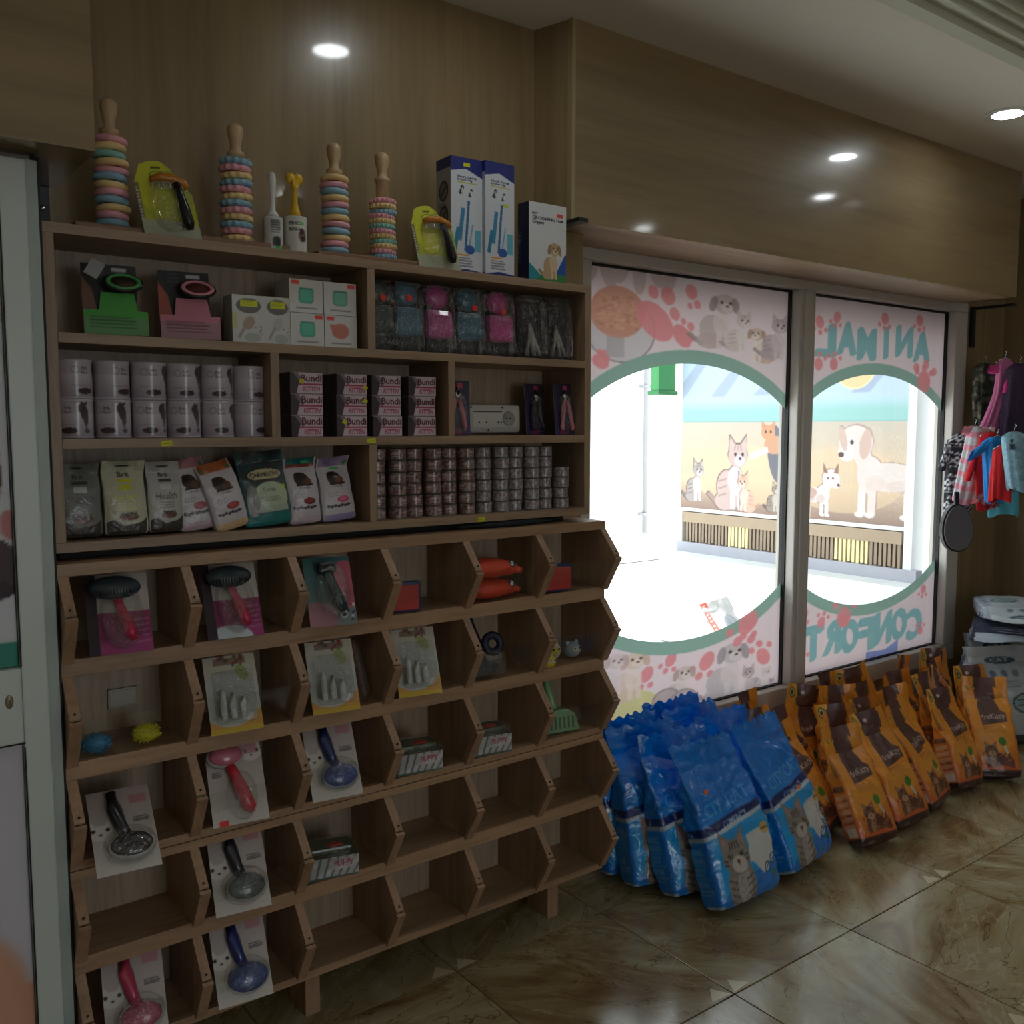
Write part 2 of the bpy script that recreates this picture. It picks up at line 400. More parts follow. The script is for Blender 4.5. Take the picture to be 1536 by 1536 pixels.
    def at(s, u, v):
        """sample at unit coordinates (arrays) -> sRGB"""
        x = np.clip(np.asarray(u)*s.nx-.5, 0, s.nx-1.001); y = np.clip(np.asarray(v)*s.ny-.5, 0, s.ny-1.001)
        i = x.astype(int); j = y.astype(int); fx = (x-i)[..., None]; fy = (y-j)[..., None]; a = s.a
        i2 = np.minimum(i+1, s.nx-1); j2 = np.minimum(j+1, s.ny-1)
        return (a[j, i]*(1-fx)+a[j, i2]*fx)*(1-fy)+(a[j2, i]*(1-fx)+a[j2, i2]*fx)*fy

def paint_mesh(name, V, F, C, mat, smooth=True):
    """V (n,3), F (m,4) quads, C (n,3) sRGB 0-255"""
    me = bpy.data.meshes.new(name)
    V = np.asarray(V, float); F = np.asarray(F, int)
    me.vertices.add(len(V)); me.vertices.foreach_set('co', V.ravel())
    me.loops.add(F.size); me.loops.foreach_set('vertex_index', F.ravel())
    me.polygons.add(len(F)); me.polygons.foreach_set('loop_start', np.arange(len(F))*4); me.polygons.foreach_set('loop_total', np.full(len(F), 4))
    me.polygons.foreach_set('use_smooth', np.full(len(F), smooth))
    me.update(calc_edges=True)
    at = me.color_attributes.new('Col', 'FLOAT_COLOR', 'POINT')
    c = np.ones((len(V), 4)); c[:, :3] = lin(np.clip(C, 0, 255)); at.data.foreach_set('color', c.ravel())
    me.materials.append(mat); me.validate(); return me
def gridF(nu, nv, wrap=False, off=0):
    """faces of a (nv rows x nu cols) vertex grid"""
    cu = nu if wrap else nu-1
    i, j = np.meshgrid(np.arange(cu), np.arange(nv-1)); i = i.ravel(); j = j.ravel(); i2 = (i+1) % nu
    return np.stack([j*nu+i, j*nu+i2, (j+1)*nu+i2, (j+1)*nu+i], 1)+off
def plate(w, h, t, cv, n=60, plain=(200, 200, 200), x0=None, curve=0.):
    """upright printed slab: front face (-Y) printed, centred on x, base z=0. returns V,F,C"""
    nu = max(2, int(n)); nv = max(2, int(n*h/w))
    u, v = np.meshgrid(np.linspace(0, 1, nu), np.linspace(0, 1, nv))
    X = (u-.5)*w; Z = v*h; Y = np.full_like(X, -t/2)+curve*((2*u-1)**2)
    V = [np.stack([X.ravel(), Y.ravel(), Z.ravel()], 1)]; F = [gridF(nu, nv)]; C = [cv.at(u, v).reshape(-1, 3)]
    V.append(np.stack([X.ravel(), Y.ravel()+t, Z.ravel()], 1)); F.append(gridF(nu, nv, off=nu*nv)[:, ::-1]); C.append(np.tile(np.array(plain, float), (nu*nv, 1)))
    N = nu*nv
    ring = list(range(nu))+[j*nu+nu-1 for j in range(1, nv)]+[(nv-1)*nu+i for i in range(nu-2, -1, -1)]+[j*nu for j in range(nv-2, 0, -1)]
    r = np.array(ring); r2 = np.roll(r, -1)
    F.append(np.stack([r, r+N, r2+N, r2], 1))
    return np.concatenate(V), np.concatenate(F), np.concatenate(C)
def card_mesh(name, w, h, t, cv, n=60, mat=None, plain=(200, 200, 200), curve=0.):
    V, F, C = plate(w, h, t, cv, n, plain, curve=curve); return paint_mesh(name, V, F, C, mat or P_CARD, False)
def box_mesh(name, w, d, h, front, left, top=(220, 220, 220), n=70, mat=None, base=(225, 225, 225)):
    """printed carton; front is -Y at y=0, left is -X. origin bottom centre of the front edge -> body spans y 0..d"""
    V = []; F = []; C = []; off = 0
    def face(P0, U, W_, cv, nu, nv, col=None):
        nonlocal off
        u, v = np.meshgrid(np.linspace(0, 1, nu), np.linspace(0, 1, nv))
        P = np.array(P0)+u[..., None]*np.array(U)+v[..., None]*np.array(W_)
        V.append(P.reshape(-1, 3)); F.append(gridF(nu, nv, off=off)); off += nu*nv
        C.append(cv.at(u, v).reshape(-1, 3) if cv is not None else np.tile(np.array(col, float), (nu*nv, 1)))
    face((-w/2, 0, 0), (w, 0, 0), (0, 0, h), front, n, int(n*h/w))
    face((-w/2, d, 0), (0, -d, 0), (0, 0, h), left, max(2, int(n*d/w)), int(n*h/w), base)
    face((w/2, 0, 0), (0, d, 0), (0, 0, h), left, max(2, int(n*d/w)) if left is not None else 2, int(n*h/w) if left is not None else 2, base)
    face((w/2, d, 0), (-w, 0, 0), (0, 0, h), None, 2, 2, base)
    face((-w/2, 0, h), (w, 0, 0), (0, d, 0), None, 2, 2, top)
    face((-w/2, d, 0), (w, 0, 0), (0, -d, 0), None, 2, 2, base)
    return paint_mesh(name, np.concatenate(V), np.concatenate(F), np.concatenate(C), mat or P_BOX, False)

def crump(P, amp, seed, freq=14.):
    """ridged crumple displacement for an (n,3) array"""
    g = np.random.RandomState(seed); d = np.zeros(len(P))
    for k in range(7):
        v = g.normal(size=3); v /= np.linalg.norm(v); fr = freq*(1+k*.55)
        d += (1-2*np.abs(np.sin(P@v*fr+g.uniform(0, 6.28)+1.3*np.sin(P@g.normal(size=3)*fr*.3))))/(1+k*.5)
    return d*amp/2.2
def bag_mesh(name, w, d, h, front, side, mat, n=80, seed=1, amp=.006, taper=.62, fin=.9, fincv=None, back=None, bulge=.2, slump=0., finw=1.0, notch=0.):
    """filled gusseted bag: rounded-rectangle section, full below, flattening to a sealed fin on top"""
    nf = n; ns = max(8, int(n*d/w)); nb = max(10, n//3)
    sx = np.concatenate([np.linspace(-1, 1, nf, endpoint=False), np.full(ns, 1.), np.linspace(1, -1, nb, endpoint=False), np.full(ns, -1.)])
    sy = np.concatenate([np.full(nf, -1.), np.linspace(-1, 1, ns, endpoint=False), np.full(nb, 1.), np.linspace(1, -1, ns, endpoint=False)])
    p = 7.; k = (np.abs(sx)**p+np.abs(sy)**p)**(1/p); X0 = sx/k; Y0 = sy/k
    nu = len(sx); nv = int(n*h/w*.9)
    t = np.linspace(0, 1, nv)
    dp = np.interp(t, [0, .015, .06, .2, taper*.8, taper, (taper+fin)/2, fin, 1], [.0, .72, .92, 1.02, 1., .86, .42, .035, .03])
    wp = np.interp(t, [0, .015, .05, .2, taper, fin, 1], [.0, .9, .98, 1.0, .98, .97*finw, .97*finw])
    X = X0[None]*wp[:, None]*w/2; Y = Y0[None]*dp[:, None]*d/2*(1+bulge*(1-sx[None]**2)*np.sin(PI*np.clip(t/taper, 0, 1))[:, None])
    Z = np.tile(t[:, None]*h, (1, nu)); Z = np.where(t[:, None] < .01, 0., Z)
    Y = Y+slump*(t[:, None]**2)
    V = np.stack([X.ravel(), Y.ravel(), Z.ravel()], 1)
    nrm = np.stack([(X0[None]*np.ones_like(X)).ravel(), (Y0[None]*np.ones_like(X)).ravel(), np.zeros(X.size)], 1); nrm /= np.linalg.norm(nrm, axis=1)[:, None]
    tt = np.repeat(t, nu); am = np.interp(tt, [0, .03, .15, taper, fin, 1], [0, .6, .6, 1.5, .8, .4])
    D = crump(V, amp, seed)*am
    V += nrm*D[:, None]
    V[:, 1] += np.interp(tt, [0, fin, 1], [0, 0, 1])*.018*np.sin(V[:, 0]/w*7+seed)
    V[:, 2] += np.where(tt > .97, notch*np.sin(V[:, 0]/w*40+seed), 0)
    # colours
    u = np.zeros(nu); which = np.zeros(nu, int)
    u[:nf] = (sx[:nf]+1)/2; which[nf:nf+ns] = 1; u[nf:nf+ns] = (sy[nf:nf+ns]+1)/2
    which[nf+ns:nf+ns+nb] = 2; u[nf+ns:nf+ns+nb] = (1-sx[nf+ns:nf+ns+nb])/2
    which[nf+ns+nb:] = 1; u[nf+ns+nb:] = (sy[nf+ns+nb:]*-1+1)/2
    U = np.tile(u, (nv, 1)); T = np.tile(t[:, None], (1, nu)); Wh = np.tile(which, (nv, 1))
    C = front.at(U, T); Cs = side.at(U, T); C = np.where((Wh == 1)[..., None], Cs, C)
    if back is not None: C = np.where((Wh == 2)[..., None], back.at(U, T), C)
    # split bottom cap: collapse ring
    return paint_mesh(name, V, gridF(nu, nv, wrap=True), C.reshape(-1, 3), mat)
def cyl_mesh(name, r, h, cv, mat, n=64, rim=(215, 215, 215), rimh=.004, turn=0., nv=None):
    """printed tin: wrap-around label, raised rims and lid"""
    nv = nv or max(6, int(n*h/(2*PI*r)))
    prof = [(r*.0, h*.985), (r*.90, h*.985), (r*.92, h), (r*1.02, h), (r*1.02, h-rimh), (r, h-rimh*1.3)]
    prof = prof[::-1]
    zz = [0.0, rimh*.8] + list(np.linspace(rimh, h-rimh*1.3, nv)) + [h-rimh, h, h, h*.985, h*.985]
    rr = [r*1.015, r*1.015] + [r]*nv + [r*1.02, r*1.02, r*.93, r*.9, .0001]
    zz = [0.0]+zz; rr = [.0001]+rr
    a = np.linspace(0, 2*PI, n, endpoint=False)
    Zm = np.repeat(np.array(zz), n); Rm = np.repeat(np.array(rr), n); A = np.tile(a, len(zz))
    V = np.stack([Rm*np.cos(A), Rm*np.sin(A), Zm], 1)
    u = ((A+PI/2+turn)/(2*PI)+.5) % 1.0
    v = np.clip((Zm-rimh)/(h-2*rimh), 0, 1)
    C = cv.at(u, v)
    k = np.repeat(np.arange(len(zz)), n); lab = (k >= 3) & (k < 3+nv)
    C = np.where(lab[:, None], C, np.array(rim, float))
    return paint_mesh(name, V, gridF(n, len(zz), wrap=True), C, mat)

# ------------------------------------------------------------------ little painters for printed animals
def paw(c, x, y, s, col, ang=0., al=.9):
    """s = pad half height; three toes ahead of the pad"""
    ca, sa = math.cos(ang), math.sin(ang)
    c.ell(x, y, s*.62, s, col, ang, al)
    for dx, dy, r in ((-.75, 1.25, .38), (.15, 1.55, .42), (.95, .95, .36)):
        c.ell(x+(dx*ca-dy*sa)*s, y+(dx*sa+dy*ca)*s, r*s*.75, r*s, col, ang, al)
def sit_pet(c, x, y, s, fur, dark, pale=(240, 232, 224), kind='cat', f=1, al=1., look=0., tail=True):
    """sitting cat or dog, feet at (x,y), total height s, facing f (+1 right)"""
    if tail: c.line(x-f*.22*s, y+.05*s, x-f*.42*s, y+.22*s, .07*s, dark, al)
    c.ell(x-f*.06*s, y+.27*s, .2*s, .27*s, fur, f*.25, al)
    c.ell(x-f*.13*s, y+.12*s, .17*s, .13*s, fur, 0, al)
    c.ell(x+f*.05*s, y+.4*s, .13*s, .2*s, pale, f*.1, al*.9)
    for q in (.0, .12): c.line(x+f*q*s, y+.3*s, x+f*(q+.01)*s, y+.01*s, .075*s, pale, al)
    hx, hy, r = x+f*(.08+look)*s, y+.73*s, .155*s
    if kind == 'cat':
        for e in (-1, 1): c.poly([(hx+e*.15*s, hy+.05*s), (hx+e*.14*s, hy+.27*s), (hx+e*.02*s, hy+.13*s)], fur, al); c.poly([(hx+e*.125*s, hy+.08*s), (hx+e*.125*s, hy+.2*s), (hx+e*.05*s, hy+.13*s)], (226, 180, 170), al)
    c.ell(hx, hy, r*1.05, r, fur, 0, al)
    if kind == 'dog':
        for e in (-1, 1): c.ell(hx+e*.155*s, hy-.01*s, .055*s, .13*s, dark, e*.2, al)
    c.ell(hx+f*.03*s, hy-.06*s, .085*s, .075*s, pale, 0, al)
    for e in (-1, 1): c.ell(hx+e*.06*s+f*.02*s, hy+.02*s, .022*s, .026*s, (40, 30, 26), 0, al)
    c.ell(hx+f*.04*s, hy-.035*s, .026*s, .019*s, (70, 40, 40), 0, al)
    if kind == 'cat':
        for q in (-.06, 0, .06): c.line(hx+q*s, hy+.07*s, hx+q*.7*s, hy+.14*s, .018*s, dark, al)
        for q in (.18, .28, .38): c.line(x-f*.24*s, y+q*s, x-f*.1*s, y+(q+.04)*s, .022*s, dark, al)
def stand_dog(c, x, y, s, fur, dark, pale, f=-1, al=1., big_ear=True, patch=None):
    """standing dog in profile, front feet at (x,y), facing f"""
    b = -f
    for q, k in ((.04, 1), (.17, .93), (.62, 1), (.76, .95)):
        c.line(x+b*q*s, y+.42*s, x+b*(q-.01)*s, y+.03*s, .1*s, [fur, pale][q in (.04, .62)], al); c.ell(x+b*(q-.035)*s, y+.03*s, .065*s, .035*s, pale, 0, al)
    c.ell(x+b*.38*s, y+.48*s, .38*s, .17*s, fur, 0, al); c.ell(x+b*.13*s, y+.5*s, .17*s, .22*s, fur, 0, al); c.ell(x+b*.7*s, y+.48*s, .15*s, .17*s, fur, 0, al)
    c.line(x+b*.8*s, y+.56*s, x+b*1.02*s, y+.78*s, .06*s, fur, al)
    c.line(x+b*.1*s, y+.55*s, x-b*.03*s, y+.85*s, .22*s, fur, al)
    if patch: c.ell(x+b*.45*s, y+.52*s, .16*s, .12*s, patch, .2, al)
    hx, hy = x-b*.07*s, y+.9*s
    c.ell(hx, hy-.02*s, .225*s, .2*s, fur, 0, al); c.ell(hx-b*.13*s, hy-.15*s, .11*s, .095*s, pale, f*.6, al); c.ell(x+b*.2*s, y+.40*s, .12*s, .1*s, dark, .3, al*.25); c.ell(x+b*.55*s, y+.38*s, .22*s, .07*s, dark, 0, al*.3)
    c.ell(hx-b*.19*s, hy-.17*s, .04*s, .033*s, (70, 44, 48), 0, al)
    for e in (-.1, .03): c.ell(hx-b*.02*s+e*s*f, hy-.02*s, .024*s, .026*s, (48, 34, 34), 0, al)
    if big_ear:
        c.ell(hx+b*.13*s, hy-.04*s, .075*s, .18*s, dark, b*-.15, al); c.ell(hx-b*.17*s, hy+.02*s, .05*s, .15*s, dark, b*.25, al)
    else:
        for e in (-.13, .12): c.poly([(hx+e*s-.06*s, hy+.1*s), (hx+e*1.5*s, hy+.3*s), (hx+e*s+.06*s, hy+.08*s)], dark, al)
def pet_face(c, x, y, s, fur, dark, pale, kind='cat', al=1.):
    """three-quarter portrait, centre of the head (x,y), head radius s, chest below"""
    c.ell(x, y-1.5*s, 1.0*s, 1.4*s, fur, 0, al); c.ell(x+.15*s, y-1.5*s, .5*s, 1.0*s, pale, 0, al*.7)
    for k in range(5): c.line(x-.9*s, y-(1.0+k*.35)*s, x-.3*s, y-(1.25+k*.35)*s, .09*s, dark, al*.8); c.line(x+.9*s, y-(1.0+k*.35)*s, x+.35*s, y-(1.25+k*.35)*s, .09*s, dark, al*.8)
    if kind == 'cat':
        for e in (-1, 1):
            c.poly([(x+e*.95*s, y+.2*s), (x+e*.95*s, y+1.45*s), (x+e*.15*s, y+.8*s)], fur, al); c.poly([(x+e*.85*s, y+.5*s), (x+e*.85*s, y+1.2*s), (x+e*.35*s, y+.8*s)], (176, 140, 136), al*.8)
    c.ell(x, y, 1.0*s, .88*s, fur, 0, al); g = random.Random(5)
    for _ in range(90):
        a = g.uniform(0, 2*PI); r = s*g.uniform(.3, .95); q = s*.12; X, Y = x+r*math.cos(a), y+r*.85*math.sin(a); c.line(X, Y, X+q*math.cos(a), Y+q*math.sin(a), .03*s, g.choice([dark, pale]), al*.45)
    for _ in range(160):
        X, Y = x+g.uniform(-.85, .85)*s, y-g.uniform(.9, 2.7)*s; c.line(X, Y, X+g.uniform(-.05, .05)*s, Y-.2*s, .04*s, g.choice([dark, pale, fur]), al*.4)
    if kind == 'dog':
        for e in (-1, 1): c.ell(x+e*.95*s, y-.1*s, .3*s, .75*s, dark, e*.2, al)
    c.ell(x+.1*s, y-.38*s, .55*s, .42*s, pale, 0, al)
    for e in (-.42, .48):
        c.ell(x+e*s, y+.08*s, .19*s, .13*s, (50, 44, 40), e*.4, al); c.ell(x+e*s, y+.08*s, .14*s, .10*s, (150, 150, 110) if kind == 'cat' else (50, 34, 24), 0, al); c.ell(x+e*s, y+.08*s, .06*s, .09*s, (16, 16, 16), 0, al)
    c.ell(x+.08*s, y-.24*s, .14*s, .1*s, (120, 74, 72), 0, al)
    c.line(x+.08*s, y-.3*s, x+.08*s, y-.5*s, .05*s, (60, 50, 50), al)
    if kind == 'cat':
        for q in (-.35, -.12, .12, .35): c.line(x+q*s, y+.4*s, x+q*.8*s, y+.78*s, .09*s, dark, al)
        for e in (-1, 1):
            for q in (0, .2): c.line(x+e*.65*s, y-(.1+q)*s, x+e*.95*s, y-(.02+q)*s, .07*s, dark, al)

# ------------------------------------------------------------------ room shell
YW, CEIL, YF, YG = 2.30, 2.68, 2.163, 2.50       # shelf wall, ceiling height, fascia front, window plane
XR = 5.15                                        # right end wall
X0, Y0 = -2.6, -3.6
floor = struct(MB().box(X0, XR+.1, Y0, YG+.1, -.06, -.012, M('grey_grout', (96, 86, 70), .8)).obj('floor'))
MAR = marble()
tm = MB().rbox(-.2635, .2635, -.2635, .2635, -.012, 0, MAR, .0018).mesh('tile')
TX, TY, TP = 2.43, 1.535, .53
for i in range(-10, 6):
    for j in range(-10, 3):
        x0, x1 = TX+i*TP, TX+(i+1)*TP; y0, y1 = TY+j*TP, TY+(j+1)*TP
        if x1 < X0 or x0 > XR or y1 < Y0 or y0 > YG: continue
        xa, xb, ya, yb = max(x0, X0), min(x1, XR), max(y0, Y0), min(y1, YG)
        if xb-xa < .03 or yb-ya < .03: continue
        o = link('tile', tm, floor); o.location = ((xa+xb)/2, (ya+yb)/2, 0); o.scale = ((xb-xa)/TP, (yb-ya)/TP, 1)
ILM = M('pale_inlay_marble', (206, 192, 160), .2)
for i in range(-3, 5, 2):
    for j in (-1, 0, 1):
        cx, cy = TX+(i+(j % 2))*TP, TY+j*TP
        if not (0 < cx < XR-.2): continue
        m = MB()
        for sx, sy in ((1, 1), (-1, 1)):
            m.prism([(sx*.006, sy*.006), (sx*.075, sy*.012), (sx*.035, sy*.055)], -.0005, .0004, ILM, 'Z')
        o = m.obj('inlay', floor); o.location = (cx, cy, 0)
# ceiling: flat border with a raised tray behind a stepped cornice
YT, XT = 1.555, XR
cl = MB().box(X0, XR+.1, YT, YG+.15, CEIL, CEIL+.2, WHITE).box(X0, XT+.1, Y0, YT, 2.88, 2.95, WHITE)
ceiling = struct(cl.obj('ceiling'))
tr = MB()
for k, (dy, dz, hh) in enumerate(((.0, -.012, .03), (.035, .012, .028), (.062, .036, .018), (.078, .052, .03), (.11, .08, .022), (.13, .1, .035), (.17, .13, .02), (.185, .148, .05))):
    tr.box(X0, XT-dy*.0, YT-dy-.05, YT-dy, CEIL+dz, CEIL+dz+hh, CORNICE)
struct(tr.obj('trim_1'))
struct(MB().box(X0, .405, YW, YW+.25, 0, CEIL, W_WALL).box(.405, 1.852, YW, YW+.25, 0, CEIL, W_WALL).obj('wall_back'))
# vertical panel end beside the window (the wall board stops here and the window niche starts)
struct(MB().box(1.852, 2.02, YW, YG-.03, 0, CEIL, W_WALL).obj('wall_window_side'))
struct(MB().box(XR, XR+.1, Y0, YG+.1, 0, CEIL+.2, W_WALL).obj('wall_right'))
struct(MB().box(4.72, XR, YG-.03, YG+.1, 0, CEIL, W_WALL).obj('wall_window_right'))
struct(MB().box(2.02, 4.72, YG-.03, YG+.1, 2.115, CEIL, M('beige_wall_over_window', (176, 164, 150), .6)).box(2.02, 4.72, YG-.03, YG+.1, 0, .30, M('beige_wall_over_window', (176, 164, 150), .6)).obj('wall_window'))
struct(MB().box(X0-.1, X0, Y0, YW+.2, 0, CEIL+.2, WHITE).obj('wall_left'))
struct(MB().box(X0, .4, Y0-.1, Y0, 0, CEIL+.2, WHITE).box(1.86, XR, Y0-.1, Y0, 0, CEIL+.2, WHITE).box(.4, 1.86, Y0-.1, Y0, 2.25, CEIL+.2, WHITE).obj('wall_front'))
en = MB()
for x in (.4, 1.1, 1.8): en.rbox(x, x+.06, Y0-.08, Y0-.02, 0, 2.25, PVC, .004)
en.box(.4, 1.86, Y0-.08, Y0-.02, 2.19, 2.25, PVC).box(.4, 1.86, Y0-.08, Y0-.02, 0, .08, PVC); struct(en.obj('window_added_fill'))  # unseen glazed opening added behind the camera to let in fill daylight
struct(MB().box(-8, 12, Y0-9, Y0-.1, -.1, -.01, M('street_paving', (150, 146, 140), .8)).obj('ground_street'))
# fascia box over the window: front board, edge strip, underside, left return (slightly splayed)
FB = 2.106
fb = MB()
fb.box(1.865, 4.61, YF, YF+.018, FB, CEIL, W_FASCIA)
fb.box(1.852, 1.866, YF-.001, YF+.018, FB, CEIL, W_EDGE)
fas = struct(fb.obj('trim_2'))
struct(MB().prism([(1.853, YF+.018), (1.872, YF+.018), (1.842, YW), (1.820, YW)], FB, CEIL, W_WALL, 'Z').box(1.872, 4.61, YF+.018, YG-.03, FB, FB+.018, W_SHELF).box(4.592, 4.61, YF+.018, YG-.03, FB, CEIL, W_WALL).obj('trim_3'))
for x, z in ((1.859, 2.62), (1.859, 2.4), (1.859, 2.2), (1.70, 2.63)):
    pass
# overhead box above the white door (left)
ob = MB().box(X0, .478, 1.945, YW, 2.02, CEIL, W_FASCIA)
struct(ob.obj('trim_4'))

# ------------------------------------------------------------------ window
wz0, wz1 = .385, 2.068
P1, P2 = (2.19, 3.349), (3.455, 4.61)
wf = MB(); Y1, Y2 = YG-.055, YG+.04
def frame_bar(mb, x0, x1, z0, z1, mat=PVCW): mb.rbox(x0, x1, Y1, Y2, z0, z1, mat, .006)
fr = struct(bpy.data.objects.new('window_1', None)); COL.objects.link(fr); fr.location = (3.4, YG, 0)
def wpart(mb, name):
    o = mb.obj(name, fr); o.matrix_parent_inverse = Matrix.Translation((-3.4, -YG, 0)); return o
m = MB(); frame_bar(m, 2.08, 4.72, wz1, 2.115); wpart(m, 'top_rail')
m = MB(); frame_bar(m, 2.08, 4.72, .30, wz0); wpart(m, 'bottom_rail')
m = MB(); frame_bar(m, 2.08, 2.19, wz0, wz1); wpart(m, 'jamb')
m = MB(); frame_bar(m, 4.61, 4.72, wz0, wz1); wpart(m, 'jamb')
m = MB(); frame_bar(m, 3.349, 3.455, wz0, wz1); m.rbox(3.372, 3.432, Y1-.012, Y1+.01, wz0, wz1, PVCW, .01); wpart(m, 'mullion')
g = MB()
for a, b in (P1, P2):
    for q in ((a, a+.006, wz0, wz1), (b-.006, b, wz0, wz1), (a, b, wz1-.008, wz1), (a, b, wz0, wz0+.006)): g.box(q[0], q[1], YG-.012, YG+.02, q[2], q[3], RUBBER)
wpart(g, 'rubber_seal')
for a, b in (P1, P2): wpart(MB().box(a+.002, b-.002, YG-.003, YG+.003, wz0+.002, wz1-.002, GLASS), 'pane')
# window film with round cut-outs
PINK = (236, 216, 222); GREEN = (128, 172, 156); PAWC = (232, 128, 134); FAINT = (204, 182, 180)
SXF = 1.75
HA, HB, HZ, RING = .79, .54, 1.20, .052
def film_canvas(pane, which):
    x0, x1 = pane; W, H = (x1-x0)/SXF, wz1-wz0; xc = ((x0+x1)/2-x0)/SXF
    c = Canvas(W, H, 400, PINK)
    Z = lambda z: z-wz0
    def P(px, py):      # measurement taken on the window plane
        p = onY(px, py, YG); return (p.x-x0)/SXF, Z(p.z)
    if which == 0:
        # food bowl, paws, puppies (top); puppies and basket (bottom)
        bx, by = P(928, 468)
        for k in range(7): c.ell(bx-.12+k*.045, by+.14+.03*(k % 2), .02, .07, (176, 150, 146), .2*(k % 3-1), .6)
        c.ell(bx+.01, by-.06, .10, .12, (206, 200, 204), 0, .9); c.ell(bx+.01, by-.06, .10, .12, (140, 130, 134), 0, .9, .05); c.rect(bx-.03, by-.16, bx+.02, by-.05, (166, 160, 162), .7)
        c.ell(bx, by, .078, .092, (206, 140, 118)); c.speck(bx-.055, by-.06, bx+.055, by+.06, 160, .006, [(222, 160, 130), (186, 120, 98), (214, 150, 120)], .7)
        for px, py, rx, ry, a in ((984, 482, .046, .078, .5), (1024, 504, .026, .046, .4), (902, 542, .022, .028, .5), (900, 528, .007, .011, 0), (907, 530, .009, .014, 0), (913, 538, .006, .009, 0)):
            X, Y = P(px, py); c.ell(X, Y, rx, ry, PAWC, a, .9)
        for px, py, r in ((981, 438, .026), (1003, 444, .036), (1013, 471, .026), (1038, 438, .030), (1036, 459, .013), (1047, 457, .018), (1026, 482, .014), (1037, 490, .018), (1038, 508, .013)):
            X, Y = P(px, py); c.ell(X, Y, r*.6, r*.95, PAWC, .2, .85)
        X, Y = P(1078, 523); sit_pet(c, X, Y, 0.240, (190, 168, 166), (146, 124, 124), (226, 210, 208), 'dog', 1, .8)
        X, Y = P(1110, 528); sit_pet(c, X, Y, 0.168, (214, 194, 188), (170, 150, 146), (232, 220, 214), 'cat', 1, .8)
        X, Y = P(1140, 545); sit_pet(c, X, Y, 0.160, (206, 172, 146), (170, 130, 110), (240, 226, 218), 'dog', -1, .8)
        X, Y = P(1163, 540); sit_pet(c, X, Y, 0.192, (176, 156, 160), (150, 130, 136), (206, 190, 190), 'cat', 1, .8)
        # bottom
        for px, py, s, a in ((1007, 990, .036, -.3), (971, 1012, .04, -.3), (1061, 992, .05, -.35), (1127, 932, .052, -.35), (1145, 985, .05, .35)):
            X, Y = P(px, py); paw(c, X, Y, s*.78, PAWC, a+(PI if a < 0 else 0))
        X, Y = P(935, 1075); c.ell(X, Y-.02, .13, .115, (214, 206, 132), 0, .9)
        X, Y = P(945, 1052); sit_pet(c, X, Y, 0.208, (226, 194, 168), (200, 160, 140), (240, 220, 206), 'dog', 1, .75)
        X, Y = P(918, 1045); sit_pet(c, X, Y, 0.176, (214, 190, 190), (190, 160, 160), (232, 214, 214), 'dog', 1, .7)
        X, Y = P(1020, 1052); sit_pet(c, X, Y-.02, 0.176, (206, 186, 176), (176, 150, 140), (228, 214, 206), 'dog', 1, .85, tail=False)
        for px in (1000, 1026): X2, Y2_ = P(px, 1050); c.ell(X2, Y2_, .045, .045, (176, 160, 164), 0, .9); c.ell(X2, Y2_, .045, .045, (140, 124, 128), 0, .9, .12)
        X, Y = P(1012, 1072)
        for k in range(4): c.line(X-.1+k*.05, Y-.08, X-.075+k*.05, Y, .006, (150, 130, 134), .9); c.line(X-.05+k*.05, Y-.08, X-.075+k*.05, Y, .006, (150, 130, 134), .9)
        c.line(X-.1, Y, X+.1, Y, .008, (150, 130, 134)); c.line(X-.1, Y-.08, X+.1, Y-.08, .008, (150, 130, 134))
        X, Y = P(1068, 1060); sit_pet(c, X, Y, 0.104, (216, 204, 206), (170, 150, 156), (236, 226, 226), 'dog', 1, .8)
        X, Y = P(1090, 1052); sit_pet(c, X, Y, 0.272, (190, 180, 186), (150, 138, 146), (220, 208, 210), 'dog', 1, .85)
        X, Y = P(1127, 1045); sit_pet(c, X, Y, 0.144, (170, 158, 162), (130, 118, 124), (200, 186, 190), 'cat', -1, .85)
        X, Y = P(1145, 1040); sit_pet(c, X, Y, 0.120, (216, 202, 204), (190, 176, 178), (230, 218, 218), 'cat', 1, .7)
        X, Y = P(1155, 1038); sit_pet(c, X, Y, 0.064, (170, 158, 162), (140, 128, 132), (210, 198, 200), 'cat', 1, .8)
    else:
        a, b = P(1226, 492), P(1398, 520)
        TEAL = (118, 178, 184)
        wd = 'ANIMAL'[::-1]; n = len(wd); xa, ya = P(1226, 530); xb, yb = P(1398, 536); hh = P(1300, 492)[1]-P(1300, 532)[1]
        for k, ch in enumerate(wd):
            f0 = xa+(xb-xa)*k/n; f1 = xa+(xb-xa)*(k+.86)/n; y0 = ya+(yb-ya)*k/n
            if ch == 'I': f0, f1 = (f0+f1)/2-.006, (f0+f1)/2+.006
            dy = .012*math.sin(k*2.1)
            for q in (-.006, -.003, 0, .003, .006): c.text(ch, f0+q, y0+dy-.008+q, f1+q, y0+hh+dy+.008+q, TEAL, True, True)
        for px, py, s, a in ((1231, 483, .036, 3.3), (1257, 476, .032, 3.0), (1329, 478, .036, 3.2), (1381, 481, .036, 3.2), (1229, 546, .036, 0), (1252, 546, .036, 0), (1387, 573, .055, .1), (1386, 592, .02, 0)):
            X, Y = P(px, py); paw(c, X, Y, s*.78, PAWC, a)
        wd = 'CONFORT'[::-1]; n = len(wd); xa, ya = P(1208, 990); xb, yb = P(1384, 951); hh = P(1300, 925)[1]-P(1300, 966)[1]
